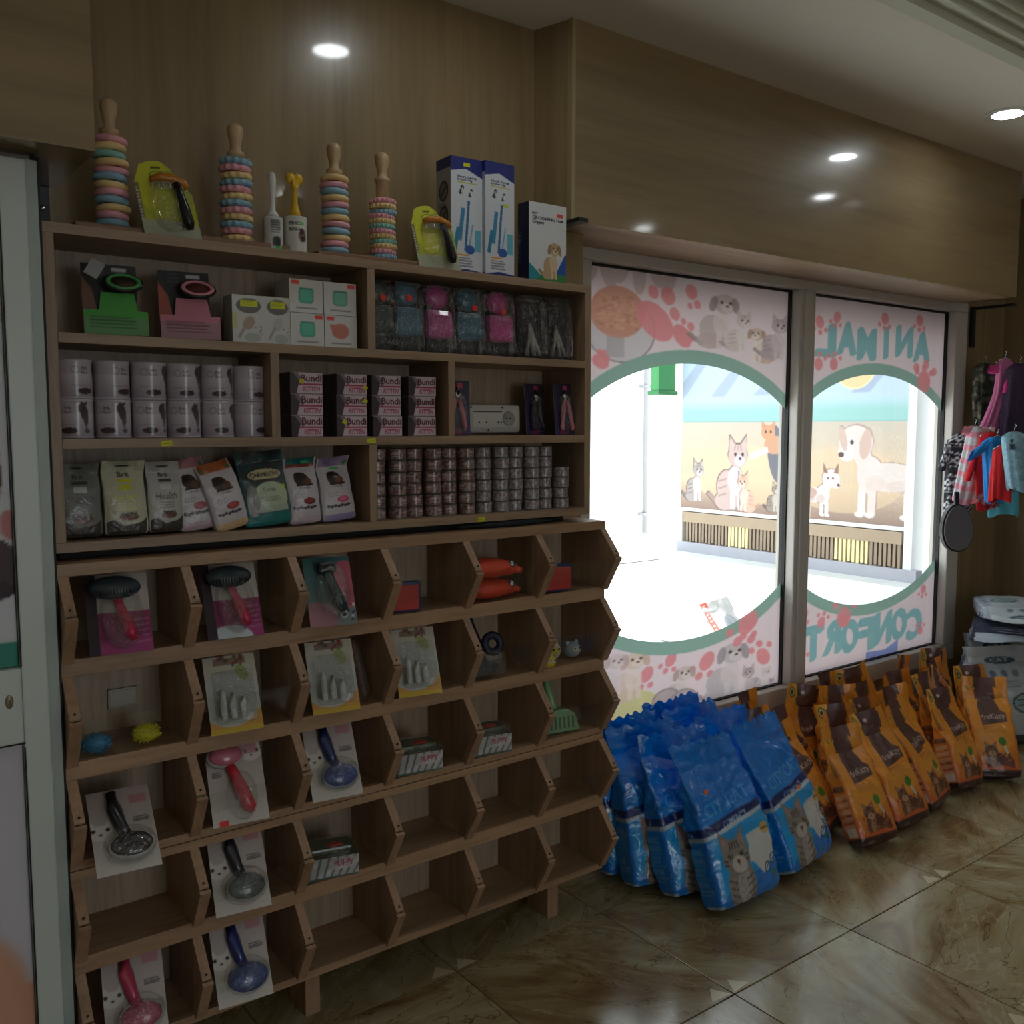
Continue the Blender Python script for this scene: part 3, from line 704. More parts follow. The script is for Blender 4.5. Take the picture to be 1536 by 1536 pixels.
        for k, ch in enumerate(wd):
            f0 = xa+(xb-xa)*k/n; f1 = xa+(xb-xa)*(k+.9)/n; y0 = ya+(yb-ya)*k/n; dy = .01*math.sin(k*1.7)
            for q in (-.006, -.003, 0, .003, .006): c.text(ch, f0+q, y0+dy-.008+q, f1+q, y0+hh+dy+.008+q, TEAL, True, True)
        for px, py, s, a in ((1203, 993, .036, 0), (1207, 922, .036, 3.0), (1233, 934, .034, -.2), (1267, 926, .05, -.1), (1386, 884, .03, 3.1), (1381, 945, .03, 0)):
            X, Y = P(px, py); paw(c, X, Y, s*.78, PAWC, a)
        X, Y = P(1318, 992); X2, Y2_ = P(1348, 968); c.poly([(X-.06, Y), (X-.06, Y+.06), (X+.03, Y+.05), (X2, Y2_+.03), (X2, Y2_-.03), (X2-.02, Y2_-.05)], (110, 130, 206), .9)
    # green rims following the openings
    X, Y = np.meshgrid(c.x, c.y)
    d = ((X-xc)*SXF/(HA+RING*.9))**2+((Y-Z(HZ))/(HB+RING))**2; d2 = ((X-xc)*SXF/HA)**2+((Y-Z(HZ))/HB)**2
    k = (d < 1) & (d2 > .93)
    lum = c.a.mean(2); c.a[k] = GREEN
    if which == 1:
        for px, py, s in ((1267, 926, .05), (1387, 573, .055)):
            X_, Y_ = P(px, py); paw(c, X_, Y_, s, PAWC, 0 if which else 0, .85)
    else:
        X_, Y_ = P(1122, 934); paw(c, X_, Y_, .052, PAWC, PI-.35)
    c.a = c.a*.80+np.array(PINK)*.20  # print washed towards pink to imitate the pale backlit look
    return c.blur(1)
FILM = film_mat()
for w_, pane in enumerate((P1, P2)):
    cv = film_canvas(pane, w_); x0, x1 = pane; xc = (x0+x1)/2
    nx, nz = 290, 120
    xs = np.linspace(x0+.004, x1-.004, nx); arch = HB*np.sqrt(np.clip(1-((xs-xc)/HA)**2, 0, 1))
    V = []; F = []; C = []; off = 0
    for za, zb in ((HZ+arch, np.full(nx, wz1-.004)), (np.full(nx, wz0+.004), HZ-arch)):
        t = np.linspace(0, 1, nz)[:, None]; Zs = za[None]*(1-t)+zb[None]*t; Xs = np.tile(xs, (nz, 1))
        V.append(np.stack([Xs.ravel(), np.full(Xs.size, YG+.0042), Zs.ravel()], 1)); F.append(gridF(nx, nz, off=off)); off += Xs.size
        C.append(cv.at((Xs-x0)/(x1-x0), (Zs-wz0)/(wz1-wz0)).reshape(-1, 3))
    me = paint_mesh('printed_film', np.concatenate(V), np.concatenate(F), np.concatenate(C), FILM)
    o = link('printed_film', me, fr); o.matrix_parent_inverse = Matrix.Translation((-3.4, -YG, 0)); o['label'] = ['pink film with food bowl, puppies and paw prints round a round opening', 'pink film with mirrored teal lettering and paw prints'][w_]

# ------------------------------------------------------------------ outside
M('sunlit_pavement', (236, 234, 228), .8)
struct(MB().box(-2, 16, YG+.1, 16, -.1, -.01, MATS['sunlit_pavement']).obj('ground'))
# shop front over and beside the window outside
struct(MB().rbox(2.0, 4.75, YG+.11, YG+.40, 1.985, 2.11, M('shade_box_grey', (120, 118, 120), .6), .01).box(2.0, 4.75, YG+.11, YG+.125, 1.94, 2.0, MATS['shade_box_grey']).obj('trim_added_shade'))  # unseen box added outside to darken the top of the film
struct(MB().box(-2, 4.9, YG+.1, YG+.42, 2.11, 4.5, M('grey_facade', (120, 116, 116), .8)).box(-2, 2.08, YG+.1, YG+.25, 0, 2.13, MATS['grey_facade']).obj('wall_outside'))
# far white house wall with a downpipe
hw = thing('white_building', 'sunlit white building wall seen through the left window opening', 'building', (6, 7.5, 0))
mb = MB()
for i in range(9): mb.rbox(-7+i*1.1, -7+(i+1)*1.1-.012, -.05, .2, 0, 5, M('white_render', (240, 240, 238), .8), .004)
mb.obj('wall_panel', hw)
A = onY(967, 800, 7.38)
dp = MB().tube([(0, 0, A.z), (0, 0, 4.9)], .03, M('grey_pipe', (150, 150, 154), .5), 10)
for q in (.2, 1.6, 3.0): dp.box(-.04, .04, -.03, .1, A.z+q, A.z+q+.03, MATS['grey_pipe'])
o = dp.obj('downpipe', hw); o.location = (A.x-6, 7.38-7.5, 0)
# kiosk standing outside: mural board, teal band, striped awning, ribbed grille
KX, KY0, KY1 = 5.0, 2.90, 4.61
ki = thing('painted_kiosk', 'white kiosk outside the window with an animal mural board on its side', 'kiosk', (KX, 3.7, 0))
def kp(me_or_mb, name):
    o = me_or_mb.obj(name, ki) if isinstance(me_or_mb, MB) else link(name, me_or_mb, ki)
    o.matrix_parent_inverse = Matrix.Translation((-KX, -3.7, 0)); return o
WK = M('white_kiosk_panel', (232, 234, 236), .5)
kp(MB().box(KX+.02, KX+1.6, KY0-.05, KY1, 0, 2.6, WK), 'kiosk_body')
kp(MB().rbox(KX-.03, KX+.02, KY0-.06, KY0-.005, 0, 2.1, WK, .005), 'corner_post')
kp(MB().rbox(KX-.06, KX+.02, KY0-.27, KY0-.14, 0, 2.1, WK, .005), 'corner_post')
kp(MB().box(KX-.01, KX+.019, KY0-.14, KY0-.115, 0, 2.1, M('dark_gap', (60, 64, 70), .8)), 'gap_strip')
L = KY1-KY0
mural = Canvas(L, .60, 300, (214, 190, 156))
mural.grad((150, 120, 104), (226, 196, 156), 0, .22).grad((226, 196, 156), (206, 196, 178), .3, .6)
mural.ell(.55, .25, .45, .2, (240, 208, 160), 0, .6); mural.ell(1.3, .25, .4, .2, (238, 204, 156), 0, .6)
# u runs from far (0, left in view) to near (right)
def mu(px, py):
    d = _F+_Rt*((px-768)/FPX)-_U*((py-768)/FPX); k = KX/d.x; return KY1-d.y*k, EYE+d.z*k-.93
def pet(px, py, s, fur, dark, pale, *a, **k):
    X, Y = mu(px, py); q = tuple(int(v*.62) for v in dark); sit_pet(mural, X-.003, max(.0, Y)-.002, s*1.035, q, q, q, *a, **k); sit_pet(mural, X, max(.0, Y), s, fur, dark, pale, *a, **k)
pet(1045, 752, .30, (170, 160, 156), (120, 110, 108), (226, 220, 214), 'cat', 1)
pet(1100, 765, .50, (206, 176, 170), (170, 136, 130), (214, 216, 236), 'cat', 1)
pet(1120, 768, .27, (226, 176, 150), (206, 140, 110), (236, 206, 190), 'cat', -1)
X, Y = mu(1158, 665); mural.ell(X+.05, Y-.07, .07, .19, (96, 100, 116), .15); mural.ell(X+.03, Y-.01, .08, .06, (214, 150, 110)); mural.line(X-.02, Y-.04, X-.16, Y-.09, .04, (240, 228, 220)); mural.ell(X-.02, Y+.07, .055, .05, (222, 150, 100))
for e in (-1, 1): mural.poly([(X-.02+e*.05, Y+.08), (X-.02+e*.055, Y+.15), (X-.02+e*.01, Y+.11)], (214, 140, 96)); mural.ell(X-.02+e*.02, Y+.075, .008, .01, (40, 30, 20))
pet(1163, 768, .20, (150, 134, 120), (100, 84, 74), (206, 196, 186), 'cat', 1)
pet(1185, 775, .24, (150, 134, 120), (100, 84, 74), (206, 196, 186), 'cat', -1)
pet(1212, 778, .16, (206, 120, 96), (170, 90, 70), (236, 206, 190), 'cat', 1)
X, Y = mu(1243, 775); stand_dog(mural, X-.003, max(0, Y)-.003, .278, *((130, 104, 96),)*3, 1, 1., False); stand_dog(mural, X, max(0, Y), .27, (238, 228, 226), (150, 104, 84), (246, 240, 238), 1, 1., False, (200, 160, 140))
X, Y = mu(1290, 775); stand_dog(mural, X+.005, max(0, Y)-.004, .512, *((176, 146, 134),)*3, -1, 1., True); stand_dog(mural, X, max(0, Y)-.0, .50, (236, 220, 214), (214, 180, 164), (246, 236, 230), -1, 1., True)
def side_plate(cv, y0, y1, z0, z1, x, t, n, name):
    V, F, C = plate(y1-y0, z1-z0, t, cv, n)
    V2 = np.stack([x+V[:, 1], y1-(V[:, 0]+(y1-y0)/2), z0+V[:, 2]], 1)
    return kp(paint_mesh(name, V2, F[:, ::-1], C, P_BOARD, False), name)
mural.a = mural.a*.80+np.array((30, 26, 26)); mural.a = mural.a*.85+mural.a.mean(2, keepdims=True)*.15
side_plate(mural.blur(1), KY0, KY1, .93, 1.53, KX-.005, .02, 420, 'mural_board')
aw = Canvas(L, .85, 200, (182, 206, 226)); aw.rect(0, 0, L, .095, (142, 198, 194)); aw.grad((142, 198, 194), (176, 208, 222), .07, .13)
for k in range(6): aw.poly([(-.1+k*.36, .17), (.02+k*.36, .17), (.42+k*.36, .62), (.34+k*.36, .62)], (156, 172, 200))
for cx, cy, rr in ((1.36, .33, .14), (1.02, .52, .14)):
    aw.ell(cx, cy, rr, rr, (246, 232, 170)); aw.ell(cx, cy, rr*.94, rr*.94, (236, 196, 140)); aw.ell(cx-.02, cy+.0, rr*.72, rr*.5, (240, 206, 180), .3); aw.ell(cx+rr*.5, cy-.04, .018, .02, (60, 40, 40)); aw.line(cx-rr*.6, cy-.02, cx+rr*.3, cy-.06, .01, (170, 120, 100))
aw.a = aw.a*.80+np.array((34, 34, 34))
side_plate(aw.blur(1), KY0, KY1, 1.53, 2.38, KX+.0, .02, 340, 'awning_panel')
kp(MB().box(KX-.02, KX+.02, KY0, KY1, .905, .93, WK), 'ledge')
TAN = M('tan_fascia_board', (170, 150, 128), .7)
kp(MB().box(KX-.04, KX+.02, KY0, KY1-.03, .83, .90, TAN).rbox(KX-.05, KX+.02, KY1-.05, KY1, .68, .90, M('white_grille_end', (224, 220, 214), .6), .01), 'fascia_board')
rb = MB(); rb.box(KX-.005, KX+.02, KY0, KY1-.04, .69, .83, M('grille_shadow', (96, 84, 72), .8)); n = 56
for i in range(n):
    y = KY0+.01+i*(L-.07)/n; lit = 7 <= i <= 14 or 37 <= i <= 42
    rb.box(KX-.03, KX-.004, y, y+.018, .69+.01*(i % 3)*.4, .83, M('lit_rib', (238, 226, 176), .6) if lit else M('taupe_rib', (156, 138, 120), .7))  # paler ribs paint two lit patches onto the grille
rbo = kp(rb, 'ribbed_grille')
kp(MB().box(KX-.22, KX+.02, KY0-.2, KY1, 0, .62, M('pale_step', (222, 226, 226), .7)).box(KX-.05, KX+.02, KY0-.1, KY1, .62, .69, M('grey_plinth', (176, 176, 186), .7)), 'step')
gb = MB().rbox(KX-.20, KX-.02, KY1+.05, KY1+.14, 1.74, 2.3, M('green_sign_panel', (70, 150, 90), .5), .02)
gb.rbox(KX-.21, KX-.01, KY1+.04, KY1+.15, 1.72, 1.75, M('green_sign_hem', (58, 130, 78), .5), .01)
kp(gb, 'green_banner')
# bags on the pavement outside
bc = Canvas(.4, .6, 200, (232, 232, 236)); bc.rect(0, 0, .08, .6, (214, 96, 84)); bc.lines(.01, .02, .07, .58, 20, (240, 230, 226)); bc.rect(.15, .05, .38, .2, (60, 90, 70)); bc.ell(.28, .4, .1, .08, (186, 190, 204))
bs = Canvas(.12, .6, 100, (222, 220, 222)); bs.rect(0, .1, .12, .3, (210, 100, 84))
me = bag_mesh('outdoor_feed_sack', .36, .13, .50, bc, bs, P_BAG, n=40, seed=5, amp=.01)
o = link('feed_sack', me); B = onZ(1072, 925, .30); 
st = MB().rbox(-.42, .42, -.25, .25, 0, .28, M('white_pallet_box', (236, 236, 236), .8), .01); 
B = onZ(1090, 940, .0)
o.location = (4.35, 3.55, -.01); o.rotation_euler = (R(-18), 0, R(12)); tag(o, 'white and red feed sack standing on the pavement outside the left window', 'sack')

# ------------------------------------------------------------------ downlights
LED = emit('led_disc', (.92, .98, 1.0), LAMP)
RIM = M('white_lamp_rim', (220, 220, 214), .4)
def lamp(x, y, z, label, first=[None]):
    if first[0] is None:
        t = thing('ceiling_downlight', label, 'ceiling light', (x, y, z), group='recessed round downlights')
        MB().lathe([(.052, -.003), (.0725, -.006), (.082, -.004), (.084, 0)], RIM, 40).obj('rim', t)
        MB().lathe([(.0001, -.0035), (.0605, -.0035), (.0605, -.001)], LED, 40).obj('led_disc', t)
        first[0] = t; return t
    return dup(first[0], label, (x, y, z))

lamp(3.72, 1.81, CEIL-.0005, 'round recessed white downlight glowing in the ceiling near the window fascia')
for (x, y, z), lb in zip(((1.40, 1.80, CEIL), (-.9, 1.8, CEIL), (5.0, .82, 2.88), (4.78, -.48, 2.88), (2.39, 1.22, 2.88), (.15, -.2, 2.88), (2.4, -.8, 2.88), (.2, -1.5, 2.88), (-1.6, -.2, 2.88), (2.4, -2.5, 2.88), (-.6, -2.6, 2.88)), ('above the ring toys by the shelf wall', 'above the white door', 'by the right end wall, nearest the window', 'by the right end wall, further from the window', 'in the raised tray facing the clipper box', 'in the raised tray near the white door, unseen, added as fill', 'in mid tray on the window side, unseen, added as fill', 'in mid tray on the door side, unseen, added as fill', 'in the tray by the left wall, unseen, added as fill', 'in the tray right of the rear window, unseen, added as fill', 'in the tray left of the rear window, unseen, added as fill')):  # unseen lamps around and behind the camera are added for ambient light
    lamp(x, y, z-.0005, 'round recessed white downlight '+lb)

# ------------------------------------------------------------------ upper shelf unit
SX0, SX1, SY0, SY1 = .405, 1.858, 2.08, 2.285
TOPS = (1.906, 1.690, 1.475, 1.262); TH = .021
su = thing('wall_shelf_unit', 'oak wall shelf unit with three rows of compartments full of pet products', 'shelf', (SX0, SY0, 1.24))
def sp(o): o.matrix_parent_inverse = Matrix.Translation((-SX0, -SY0, -1.24)); return o
for k, z in enumerate(TOPS):
    x0, x1 = (SX0, SX1) if k in (0, 3) else (SX0+TH, SX1-TH)
    sp(MB().rbox(x0, x1, SY0, SY1, z-TH, z, W_SHELF, .0012).obj('shelf_board', su))
for x0 in (SX0, SX1-TH): sp(MB().rbox(x0, x0+TH, SY0, SY1, TOPS[3], TOPS[0]-TH, W_SHELFZ, .0012).obj('side_panel', su))
for x, k in ((1.138, 0), (.885, 1), (1.373, 1), (1.138, 2)):
    sp(MB().rbox(x-TH/2, x+TH/2, SY0, SY1, TOPS[k+1], TOPS[k]-TH, W_SHELFZ, .0012).obj('divider', su))
sp(MB().box(SX0+.002, SX1-.002, SY1-.006, SY1, 1.245, 1.9, W_BACK).obj('back_panel', su))
# steel angle brackets
def bracket(x, z0, z1, label, scr):
    t = thing('angle_bracket', label, 'bracket', (x, YW, z0))
    mb = MB().rbox(0, .032, -.012, 0, 0, z1-z0, BLACK, .001)
    mb.obj('plate', t)
    for z in scr: 
        MB().lathe([(.007, 0), (.006, .003), (.0001, .004)], STEEL, 12, T=Matrix.Translation((.016, -.0125, z)) @ Matrix.Rotation(PI/2, 4, 'X')).obj('screw', t)
    return t
bracket(.432, 1.912, 2.02, 'black steel bracket plate on the wall above the shelf unit beside the white door', (.06,))
b2 = bracket(.432, 1.80, 1.880, 'black steel bracket plate inside the top left compartment', (.03,)); b2.location.y = SY1-.008
def lbracket(x, y, z, up, arm, label):
    t = thing('corner_bracket', label, 'bracket', (x, y, z))
    MB().rbox(-.018, .018, -.012, 0, -up, 0, BLACK, .001).obj('upright', t)
    MB().rbox(-.018, .018, -arm, 0, -.012, 0, BLACK, .001).obj('arm', t)
    return t
lbracket(1.845, YW-.001, 2.102, .19, .20, 'black L bracket under the fascia box at the right end of the shelf unit')
lbracket(4.80, YG-.032, 2.102, .20, .21, 'black L bracket under the fascia box beyond the right window frame')
MB().box(4.61, 4.86, YF+.02, YG-.03, 2.104, 2.122, W_SHELF)
# recessed filler, near-black for the shade in the gap between shelf unit and bins
tag(MB().rbox(.42, 1.80, 2.13, 2.28, 1.222, 1.239, M('gap_shade', (22, 22, 26), .7), .002).obj('filler'), 'dark batten in the gap between shelf unit and bins', 'filler')
tag(MB().tube([(1.40, 2.10, 1.231), (1.5, 2.085, 1.2305), (1.62, 2.08, 1.231), (1.72, 2.09, 1.231)], [.006, .0085, .0085, .005], M('dark_rag', (24, 28, 36), .9), 10).obj('cloth_strap'), 'dark folded strap lying on top of the bins at the right', 'strap')
# yellow price tags on the shelf edges
YEL = M('yellow_price_tag', (206, 206, 30), .6); REDT = M('red_price_tag', (226, 60, 50), .6); GRT = M('green_price_tag', (70, 200, 80), .6)
for px, py, lb in ((250, 665, 'yellow price tag on the shelf edge below the white tins'), (557, 661, 'yellow price tag on the shelf edge below the kitten food boxes'), (722, 779, 'yellow price tag on the bottom shelf edge below the small tins'), (590, 1172, None)):
    if lb is None: continue
    p = onY(px, py, SY0)
    o = MB().rbox(-.012, .012, -.0012, 0, -.006, .006, YEL, .0004).box(-.009, .009, -.0013, -.0011, -.001, .0, M('tag_ink', (120, 120, 30))).obj('price_tag'); o.location = (p.x, SY0, p.z); o.rotation_euler = (0, R(-4), 0)
    tag(o, lb, 'price tag')

# ------------------------------------------------------------------ slanted bins
BX0, BX1, BY0, BY1, BN = .399, 1.895, 2.05, 2.23, 1.991
BZ = (1.222, 1.006, .790, .577, .369, .150); NC = 6; BP = (BX1-BX0-.018)/NC; BT = .021
BXS = [BX0+k*BP for k in range(NC+1)]
def bin_module(rows, z_top, z_bot, label, leg):
    t = thing('display_bin_unit', label, 'bin unit', (BX0, BY0, z_bot))
    def bp_(o): o.matrix_parent_inverse = Matrix.Translation((-BX0, -BY0, -z_bot)); return o
    zs = [BZ[r] for r in rows]+[BZ[rows[-1]+1]]
    for k, z in enumerate(zs):
        if k == 0: z0, z1 = z_top-(.019 if leg else .026), z_top
        elif k == len(zs)-1: z0, z1 = z_bot, z_bot+.019
        else: z0, z1 = z-.018, z+.018
        bp_(MB().rbox(BX0, BX1, BY0, BY1, z0, z1, W_BIN, .0012).obj('shelf_board', t))
    bp_(MB().box(BX0, BX1, BY1, BY1+.005, z_bot, z_top, W_BACK).obj('back_panel', t))
    for k in range(len(rows)):
        zt = zs[k]-(.018 if k else (.019 if leg else .026)); zb = zs[k+1]+(.018 if k < len(rows)-1 else 0)
        if k == len(rows)-1: zb = z_bot+.019
        h = zt-zb; zn = zb+.6*h
        for c in range(NC+1):
            x = BXS[c]
            poly = [(BY1, zb), (BY0, zb), (BN+.002, zn-.008), (BN, zn), (BN+.002, zn+.004), (BY0, zt), (BY1, zt)]
            d = bp_(MB().prism(poly, x, x+BT, W_BINZ).obj('divider', t))
            # proud edge strip on the lower slanted edge, with the slot for the clear front behind it
            e0, e1 = Vector((BY0, zb)), Vector((BN, zn-.004)); dd = (e1-e0).normalized(); nn = Vector((-dd.y, dd.x)); nn = nn if nn.x < 0 else -nn
            q = lambda p, k: tuple(p+nn*k)
            for nm, k0, k1, ex, mt in (('slot', -.0005, .0022, -.0015, RUBBER), ('edge_strip', .0022, .0115, .0015, W_BINZ)):
                lo = BY0-.0002
                pts = [q(e0+dd*.0, k0), q(e0+dd*.0, k1), q(e1, k1), q(e1, k0)]
                bp_(MB().prism([pts[0], pts[1], pts[2], pts[3]], x-ex, x+BT+ex, mt).obj(nm, t))
            MB().ell((x+BT/2, BN+.0030, zn+.010), (.0028, .0028, .0028), BLACKP, 8, 6).obj('screw', d).matrix_parent_inverse = Matrix.Identity(4)
        for c in range(NC):
            if (rows[k], c) in ((2, 0), (3, 0)): continue
            xa, xb = BXS[c]+BT+.001, BXS[c+1]-.001
            pv = bp_(MB().prism([(BY0+.010, zb+.001), (BN+.014, zn-.012), (BN+.0165, zn-.012), (BY0+.0125, zb+.001)], xa, xb, ACRYL).obj('clear_front', t))
    if leg:
        for x in (.42, .95, 1.745):
            bp_(MB().rbox(x, x+.04, 2.13, 2.23, 0, z_bot, W_BINZ, .001).obj('leg', t))
    return t
bin_module([0, 1, 2], 1.222, .578, 'upper oak bin unit with three rows of slanted compartments holding brushes and packs', False)
bin_module([3, 4], .576, .150, 'lower oak bin unit with two rows of slanted compartments on short legs', True)
FLOORS = (1.024, .808, .597, .387, .169)
def bin_pos(c, px=None, py=None, Y=2.10):
    return BXS[c]+BT/2+BP/2

# ------------------------------------------------------------------ white door at the left
dr = struct(bpy.data.objects.new('door_1', None)); COL.objects.link(dr)
MB().rbox(.322, .370, 2.022, 2.062, 0, 2.005, PVC, .004).obj('stile', dr)
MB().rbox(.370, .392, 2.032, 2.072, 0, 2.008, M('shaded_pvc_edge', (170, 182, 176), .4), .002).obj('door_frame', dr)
MB().box(-.45, .3945, 2.072, 2.0725, 0, 2.016, RUBBER).box(.3925, .3965, 2.036, 2.09, 0, 2.015, RUBBER).obj('seal_and_gap', dr)  # black sheet and strip stand in for the dark gap beside the door
MB().rbox(-.45, .322, 2.022, 2.062, 1.935, 2.005, PVC, .004).obj('rail', dr)
MB().rbox(-.45, .322, 2.022, 2.062, .878, 1.028, PVC, .004).obj('rail', dr)
MB().rbox(-.45, .322, 2.022, 2.062, 0, .10, PVC, .004).obj('rail', dr)
MB().box(-.45, .3235, 2.021, 2.0225, .876, .879, RUBBER).box(.3205, .3235, 2.0212, 2.0225, .10, .868, RUBBER).box(.3205, .3235, 2.0212, 2.0225, 1.03, 1.935, RUBBER).obj('seal_and_gap', dr)
pc = Canvas(.77, .905, 240, (226, 226, 232)); pc.rect(0, 0, .77, .052, (60, 150, 132))
pet_face(pc, .60, .42, .12, (120, 90, 84), (90, 64, 60), (220, 206, 200), 'dog'); pc.ell(.735, .17, .05, .035, (60, 44, 50)); pc.ell(.745, .20, .03, .05, (90, 70, 76)); pc.line(.72, .14, .76, .16, .03, (70, 54, 60)); pc.ell(.765, .28, .02, .03, (206, 140, 140))
V, F, C = plate(.77, .905, .012, pc, 150); V[:, 0] -= .065; V[:, 1] += 2.045; V[:, 2] += 1.03
link('poster_panel', paint_mesh('poster_panel', V, F, C, P_BOARD, False), dr)
pc = Canvas(.77, .78, 160, (212, 208, 216)); pc.ell(.72, .09, .085, .30, (214, 158, 128), .12); pc.ell(.70, .20, .05, .17, (226, 176, 146), .12, .6); pc.blur(10)
V, F, C = plate(.77, .778, .012, pc, 130); V[:, 0] -= .065; V[:, 1] += 2.045; V[:, 2] += .10
link('lower_panel', paint_mesh('lower_panel', V, F, C, P_BOARD, False), dr)
kk = onY(14, 1053, 2.022)
lk = MB().ell((0, 0, 0), (.0075, .004, .014), M('brass_lock', (150, 136, 108), .4, .5), 16, 10).box(-.0012, .0012, -.0045, -.0035, -.006, .005, BLACKP).obj('lock_cylinder', dr); lk.location = (kk.x, 2.022, kk.z)

# ------------------------------------------------------------------ ring toys
ORD = ['topmost', 'second from the top', 'third from the top', 'fourth from the top', 'fifth from the top', 'sixth from the top', 'seventh from the top', 'eighth from the top', 'ninth from the top', 'tenth from the top', 'eleventh from the top', 'bottom', 'bottom']
RC = {'pink': M('pink_rubber', (232, 166, 178), .55), 'yellow': M('yellow_rubber', (236, 206, 144), .55), 'blue': M('blue_rubber', (140, 182, 202), .55), 'teal': M('teal_rubber', (138, 194, 184), .55)}
ZT = TOPS[0]
def plank(x0, x1, label, rz):
    o = MB().rbox(-(x1-x0)/2, (x1-x0)/2, -.055, .055, 0, .017, W_PLANK, .003).obj('toy_display_base'); o.location = ((x0+x1)/2, 2.172, ZT); o.rotation_euler = (0, 0, rz)
    return tag(o, label, 'wooden base')
plank(.478, .945, 'thin brown wooden base under the two left ring toy pegs', R(-1.5)); plank(1.022, 1.335, 'thin brown wooden base under the two right ring toy pegs', R(-2))
def ring_mesh(style, mat):
    m = MB()
    if style == 'smooth': m.torus(.026, .0092, mat, 36, 10, flat=.85)
    elif style == 'wavy': m.torus(.0265, .0088, mat, 60, 10, wave=.0022, waves=12, flat=.9)
    else:
        m.torus(.0245, .0082, mat, 36, 8, flat=.9)
        for i in range(18):
            a = 2*PI*i/18; m.ell((.0315*math.cos(a), .0315*math.sin(a), 0), (.0036, .0036, .0052), mat, 6, 5)
    return m.mesh('rubber_ring')
RM = {(s, c): ring_mesh(s, RC[c]) for s in ('smooth', 'wavy', 'knobbed') for c in RC}
PEGS = [(.562, 2.168, 'smooth', 'first peg from the left', ['pink', 'yellow', 'teal', 'yellow', 'pink', 'blue', 'yellow', 'pink', 'blue', 'yellow', 'pink', 'blue'], .0158),
        (.838, 2.168, 'wavy', 'second peg from the left', ['blue', 'pink', 'yellow', 'blue', 'pink', 'yellow', 'blue', 'pink', 'yellow', 'blue', 'pink', 'yellow'], .0158),
        (1.088, 2.168, 'smooth', 'third peg from the left', ['yellow', 'pink', 'blue', 'yellow', 'pink', 'blue', 'yellow', 'pink', 'blue', 'yellow', 'pink', 'blue'], .0158),
        (1.222, 2.168, 'knobbed', 'rightmost peg', ['pink', 'yellow', 'blue', 'pink', 'yellow', 'teal', 'pink', 'yellow', 'teal', 'yellow', 'pink', 'blue'], .0125)]
for x, y, st, where, cols, dz in PEGS:
    pg = MB().lathe([(.016, 0), (.016, .196), (.0195, .199), (.0195, .206), (.0125, .210), (.0115, .222), (.0165, .242), (.0185, .254), (.0165, .264), (.009, .2705), (.0001, .272)], W_PEG, 28).obj('ring_peg')
    pg.location = (x, y, ZT+.0165); tag(pg, f'turned pale wooden post with a round knob, {where}', 'peg')
    n = len(cols)
    g = random.Random(int(x*1000))
    for i, c in enumerate(cols):
        o = link('rubber_ring', RM[(st, c)]); k = n-1-i
        o.location = (x+g.uniform(-.0035, .0035), y+g.uniform(-.002, .002), ZT+.0175+.0085+k*dz); o.rotation_euler = (R(g.uniform(-3, 3)), R(g.uniform(-3, 3)), g.uniform(0, 6))
        tag(o, f'{c} {st} rubber ring, {ORD[i] if i < n-1 else "bottom"} on the {where}', 'ring', f'{st} rings on the {where}')

# ------------------------------------------------------------------ items on top of the shelf unit
def place(o, x, y, z, lean=0, rz=0, ry=0): o.location = (x, y, z); o.rotation_euler = Euler((R(lean), R(ry), R(rz)), 'XYZ'); return o
def blade_tool(parent, s=1.0, hc=None, dx=0):
    """de-shedding tool: curved toothed head and a long black handle"""
    OR = hc or M('amber_plastic', (190, 120, 34), .3)
    h = MB(); h.tube([(-.04, -.012, .118), (-.02, -.014, .127), (.005, -.014, .126), (.03, -.012, .118), (.036, -.012, .108)], [.007, .009, .010, .009, .006], OR, 10)
    for i in range(14): h.box(-.038+i*.0048, -.036+i*.0048, -.014, -.011, .102, .118, STEEL)
    h.obj('head', parent)
    MB().tube([(.012, -.013, .116), (.018, -.016, .095), (.026, -.018, .06), (.033, -.018, .03), (.036, -.015, .016)], [.009, .0085, .0115, .012, .007], BLACKP, 12).obj('handle', parent)
def green_blister(x, label, rz):
    t = thing('grooming_tool_pack', label, 'tool pack', (x, 2.105, ZT+.001), (R(-9), 0, R(rz)))
    cv = Canvas(.12, .165, 900, (178, 186, 40)); cv.grad((150, 156, 130), (150, 156, 130), 0, .03); cv.ell(.04, .115, .055, .055, (196, 200, 30)); cv.ell(.04, .085, .03, .045, (206, 206, 40), .3); cv.rect(.035, .148, .06, .152, (80, 84, 30)); cv.ell(.05, .135, .02, .008, (120, 124, 30), 0, 1, .2); cv.rect(.0, .0, .008, .12, (120, 116, 90)); cv.lines(.001, .01, .006, .11, 14, (220, 220, 200)); cv.grad((166, 168, 150), (172, 176, 140), .0, .035)
    me = card_mesh('backing_card', .12, .165, .004, cv, 80)
    # rounded, slanted top outline
    for v in me.vertices:
        u = v.co.x/.06; k = v.co.z/.165; v.co.x *= (1-.42*max(0, k-.72)/.28*(1 if u > 0 else .7)) ; v.co.z -= .028*k*max(0, u)**1.5+.012*k*max(0, -u)**2; v.co.x -= .022*k-.004
    link('backing_card', me, t); blade_tool(t)
    bl = MB().ell((.0, -.006, .078), (.047, .016, .068), BLISTER, 24, 14); bl.obj('blister', t)
    return t
green_blister(.668, 'yellow green blister pack with amber toothed groomer, left of the wavy rings', -4)
green_blister(1.352, 'yellow green blister pack with amber toothed groomer, left of the tall boxes', -6)
MB_ = MB
